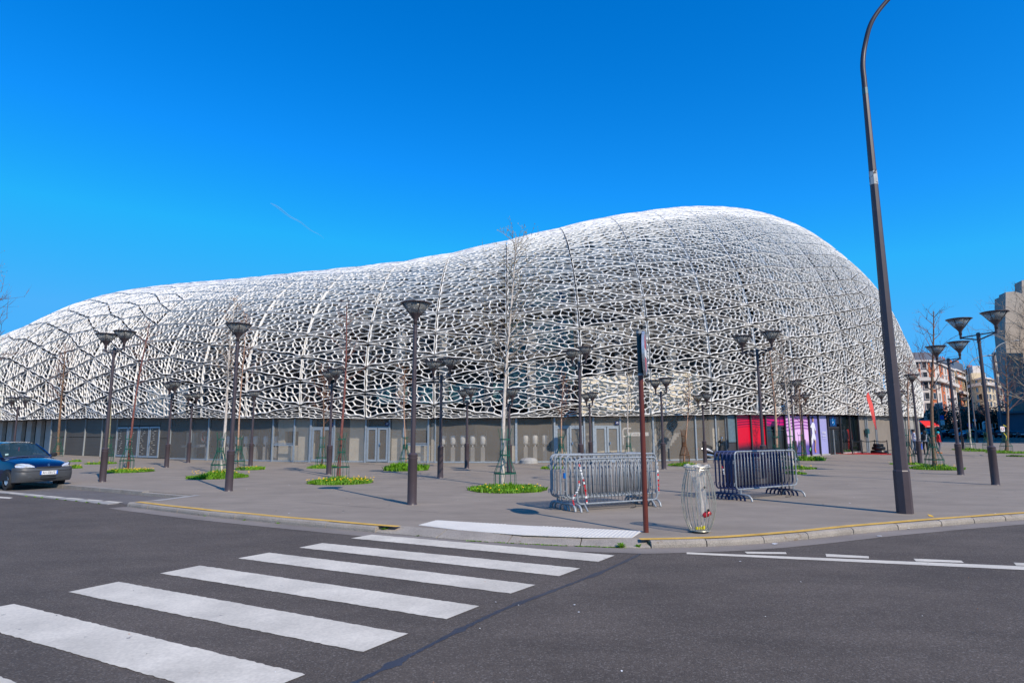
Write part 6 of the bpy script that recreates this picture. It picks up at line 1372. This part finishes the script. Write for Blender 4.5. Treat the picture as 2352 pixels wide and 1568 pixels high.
# curved far street lights
for (pb, ptp, pl__, lb) in (((2244, 1016), (2226, 842), (2277, 816), 'far curved street light between the right lamps'), ((2306, 1016), (2289, 812), (2345, 782), 'far curved street light left of the grandstand'), ((2163, 1014), (2157, 880), (2196, 861), 'far curved street light before the white apartment house')):
    g_ = at(*pb); Yk = g_.y; t_ = atY(*ptp, Yk); e_ = atY(*pl__, Yk); o = empty('curved_street_light', g_, 0, lb, 'street light', 'far curved street lights'); dz = t_.z; dx = e_.x - t_.x
    mb = MB(); mb.lathe([(.17, 0), (.15, 1.2), (.11, 1.25), (.07, dz)], 10); mb.build('pole', M_pole, o, True)
    cv = cat([(0, 0, dz - .3), (0, 0, dz), (dx * .16, 0, dz + (e_.z - dz) * .5), (dx * .5, 0, dz + (e_.z - dz) * .86), (dx, 0, e_.z)], 5); mb = MB(); mb.tube(cv, .06, 6); mb.build('arm', M_steelg, o, True)
    mb = MB(); mb.lathe([(.02, -.5), (.17, -.3), (.2, 0), (.12, .3), (.02, .4)], 10); mb.v = [(v[2] + dx, v[0] * .8, v[1] * .55 + e_.z) for v in mb.v]; mb.build('lantern', M_steelg, o, True)
# dark evergreen bushes: leaf clumps through an uneven volume
def bush(px, Y, wd_, h, label, seed, mat=M_hedge, n=1500):
    rd = random.Random(seed); o = empty('evergreen_bush', gY(px, Y, .5), 0, label, 'bush', 'dark bushes behind the parked cars'); mb = MB()
    cl = [(rd.uniform(-.8, .8) * wd_ / 2, rd.uniform(-1.5, 1.5), h * rd.uniform(.25, .8), rd.uniform(.22, .38) * min(wd_, h)) for _ in range(11)]
    for i in range(n):
        cx_, cy_, cz_, r_ = rd.choice(cl); v = Vector((rd.gauss(0, 1), rd.gauss(0, 1), rd.gauss(0, 1))).normalized() * r_ * rd.uniform(.6, 1.05); p = Vector((cx_ + v.x, cy_ + v.y, max(.1, cz_ + v.z))); u = Vector((rd.gauss(0, 1), rd.gauss(0, 1), rd.gauss(0, .6))).normalized() * rd.uniform(.16, .34); w__ = u.orthogonal().normalized() * rd.uniform(.1, .2)
        mb.poly([p - u, p + w__, p + u, p - w__])
    mb.build('crown', mat, o); mb = MB()
    for k in range(3): mb.tube([((k - 1) * .7, 0, 0), ((k - 1) * 1.0, 0, h * .5)], [.14, .06], 6)
    mb.build('trunk', M_barkb, o)
for a_ in ((2172, 130, 6.0, 6.2, 'dark bush nearest the white apartment house'), (2200, 132, 6.5, 7.0, 'tallest dark bush behind the parked cars'), (2232, 134, 6.5, 6.4, 'dark bush behind the leaning white birch'), (2262, 132, 6.0, 6.6, 'dark bush left of the right street wall'), (2284, 130, 5.0, 5.4, 'lowest dark bush beside the street wall')): bush(a_[0], a_[1], a_[2] * 1.25, a_[3], a_[4], int(a_[0]))
# boundary wall and pillars
A, B = gY(2284, 122), gY(2420, 112); o = empty('boundary_wall', (A.x, A.y, .4), 0, 'long dark blue grey street wall at the right edge behind the cars', 'wall'); mb = MB(); mb.wall((0, 0), (B.x - A.x, B.y - A.y), 0, 5.0, .5); mb.build('wall_face', pm('blue_grey_wall', (.07, .085, .12), .8, var=.15, scale=.4), o)
mb = MB(); mb.wall((-.6, -.9), (B.x - A.x, B.y - A.y - .9), 4.6, 4.95, 1.4); mb.build('canopy', pm('teal_canopy', (.03, .07, .10), .6), o)
for k in range(8): t = k / 8; mb = MB(); mb.box(((B.x - A.x) * t + .3, (B.y - A.y) * t - .12, 2.4), (.35, .3, 4.8)); mb.build('pillar', M_greyst, o)
o = empty('low_fence', gY(2232, 126, .5), 0, 'pale low wall with railings glimpsed between the dark bushes', 'fence'); mb = MB(); mb.box((3, 0, .9), (9, .2, 1.0)); mb.build('low_wall', M_cream, o)
for k in range(14): mb = MB(); mb.box((-1.2 + k * .65, 0, 2.0), (.07, .07, 1.4)); mb.build('railing', M_whitef, o)
# grandstand: visible concrete fins and the mass beyond the frame that shades the road
M_gst = pm('board_marked_concrete', (.36, .31, .26), .9, var=.14, scale=.25, fine=.08, fscale=2.5, bump=.3, bscale=3)
gs_ = empty('grandstand', (100, 110, 0), 0, 'huge curved raw concrete stadium fins rising at the right edge', 'grandstand')
def fin(pts, Y, dep, nm='fin'):
    P = [atY(px, py, Y) for px, py in pts]; mb = MB(); n = len(P); mb.add([(p.x - 100, Y - 110, p.z) for p in P] + [(p.x - 100 + dep * .3, Y + dep - 110, p.z) for p in P], [tuple(range(n)), tuple(range(2 * n - 1, n - 1, -1))] + [(i, n + i, n + (i + 1) % n, (i + 1) % n) for i in range(n)]); mb.build(nm, M_gst, gs_)
fin([(2310, 671), (2330, 669), (2347, 674), (2347, 760), (2352, 850), (2354, 1003), (2330, 1003), (2323, 900), (2315, 845), (2309, 780)], 128, 3)
fin([(2297, 682), (2309, 679), (2311, 780), (2318, 850), (2322, 900), (2314, 890), (2304, 840), (2297, 770)], 131, 2.5)
fin([(2347, 644), (2365, 640), (2410, 642), (2410, 1003), (2356, 1003), (2354, 870), (2347, 770)], 129.6, 3)
for k, y_ in enumerate((742, 800, 850)):
    mb = MB(); A, B = atY(2310 + (k > 1) * 6, y_, 127.9), atY(2347, y_ - 3, 127.9); mb.wall((A.x - 100, 127.93 - 110), (B.x - 100, 127.93 - 110), A.z, A.z + .14, .1); mb.build('pour_joint', M_greyst, gs_)
mb = MB(); mb.prism([(84 - 100, 78 - 110), (90 - 100, 96 - 110), (110 - 100, 117 - 110), (165 - 100, 117 - 110), (165 - 100, 60 - 110), (86 - 100, 60 - 110)][::-1], 0, 29); mb.build('stand_body', M_gst, gs_)
# parked cars: lofted bodies with separate glass, wheels and lamps
def small_car(px, Y, ang, colr, label, kind='hatch', base_z=None, sc_=1.0):
    z = .50 if base_z is None else base_z; o = empty('parked_car', gY(px, Y, z), ang, label, 'car', 'cars parked along the far road'); o.scale = (sc_,) * 3
    L2, tall = (4.3, 1.45) if kind != 'suv' else (4.5, 1.75); h = tall - .12; m = pm('car_paint_far', colr, .3, .2, var=.03, coat=.8)
    def sc2(x, w_, zs, zt, cr): return mirror([(x, w_ * .95, zs), (x, w_, zs + .15), (x, w_, zt - .12), (x, w_ * .93, zt), (x, w_ * .4, zt + cr), (x, .0001, zt + cr)])
    b = .95 if kind != 'suv' else 1.08; loft([sc2(2.12, .62, .4, .62, .02), sc2(1.95, .78, .3, .72, .03), sc2(1.3, .85, .25, .84, .03), sc2(.8, .86, .22, b - .04, .02), sc2(0, .86, .22, b, 0), sc2(-1.4, .86, .22, b + .02, 0), sc2(-1.95, .82, .3, b, 0), sc2(-2.1, .72, .42, b - .12, 0)], m, 'body', o)
    tr = -1.55 if kind != 'sedan' else -.95; rr = [mirror([(.85, .74, b - .02), (.85, .4, b), (.85, .0001, b)]), mirror([(.15, .64, h - .04), (.15, .35, h + .02), (.15, .0001, h + .03)]), mirror([(-.6, .65, h), (-.6, .35, h + .06), (-.6, .0001, h + .07)]), mirror([(tr, .62, h - .05), (tr, .35, h), (tr, .0001, h + .01)]), mirror([(tr - .42, .70, b), (tr - .42, .4, b + .02), (tr - .42, .0001, b + .02)])]
    loft(rr, M_glass, 'window', o); loft([[tuple([p[0], p[1] * .98, p[2] + .015]) for p in r_] for r_ in (rr[1], rr[2], rr[3])], m, 'roof', o, caps=False)
    for sg in (-1, 1):
        for x_ in (1.3, -1.3): mb = MB(); mb.lathe([(.08, -.08), (.2, -.1), (.31, -.07), (.31, .07), (.2, .1), (.08, .08)], 14); mb.v = [(v[0] + x_, v[2] + sg * .78, v[1] + .31) for v in mb.v]; mb.build('wheel', M_tyre, o, True)
        mb = MB(); mb.box((-2.03, sg * .62, .82), (.12, .22, .18)); mb.build('tail_lamp', M_red, o); mb = MB(); mb.box((2.0, sg * .58, .62), (.14, .26, .13)); mb.build('headlight', M_lens, o)
        mb = MB(); mb.tube([(.62, sg * .80, b), (.60, sg * .97, b + .06)], .06, 5); mb.build('mirror', M_trim, o)
    mb = MB(); mb.box((-2.12, 0, .62), (.02, .5, .11)); mb.build('number_plate', M_dirtwhite, o); mb = MB(); mb.box((2.16, 0, .45), (.02, .5, .11)); mb.build('number_plate', M_dirtwhite, o)
    return o
F_ = R_(200); B_ = R_(38)
for a_ in ((2127, 112, F_, (.01, .02, .06), 'dark blue car behind the people near the red awning', 'suv'), (2155, 113, F_, (.012, .02, .05), 'dark car seen behind the tall brown tree', 'hatch'), (2175, 114, F_, (.03, .06, .07), 'small greenish car left of the dark van', 'hatch'),
           (2190, 111, B_, (.012, .012, .014), 'black van shaped car left of the blue saloon', 'suv'), (2211, 108, F_, (.01, .03, .08), 'blue saloon parked left of the leaning white birch', 'sedan'), (2222, 116, F_, (.015, .04, .07), 'small teal car behind the blue saloon', 'hatch'),
           (2241, 112, B_, (.03, .03, .035), 'dark grey hatchback right of the leaning white birch', 'hatch'), (2255, 111, B_, (.015, .017, .02), 'black estate car between the right lamps', 'hatch'), (2269, 108, B_, (.02, .03, .03), 'dark green tall off road car behind the rightmost double lamp', 'suv'),
           (2293, 107, B_, (.16, .012, .02), 'dark red hatchback left of the tree with the notice', 'hatch'), (2326, 108, B_, (.02, .025, .03), 'dark car directly behind the tree with the notice', 'hatch'), (2346, 102, B_, (.09, .10, .12), 'silver grey car at the right edge of the picture', 'hatch'), (2375, 101, B_, (.03, .04, .08), 'navy car just past the right edge', 'hatch'),
           (2168, 124, F_, (.5, .5, .5), 'pale car roof glimpsed behind the greenish car', 'hatch'), (2216, 124, F_, (.55, .55, .55), 'white car roof glimpsed behind the blue saloon', 'hatch')): small_car(*a_)
# contrail, high and far away
A, B = atY(622, 467, 2300), atY(745, 548, 3000); mb = MB(); N_ = 16
mb.tube([A.lerp(B, i / N_) + Vector((0, 0, 3 * math.sin(i))) for i in range(N_ + 1)], [.6 + 4.2 * (1 - i / N_) ** .8 * min(1, (i + .4) / 2) for i in range(N_ + 1)], 6)
M_con = pm('ice_trail', (.9, .9, .9), 1.0, var=0, alpha=.11); tag(mb.build('contrail', M_con), 'thin white aircraft trail in the blue sky above the left roof', 'contrail', kind='stuff')
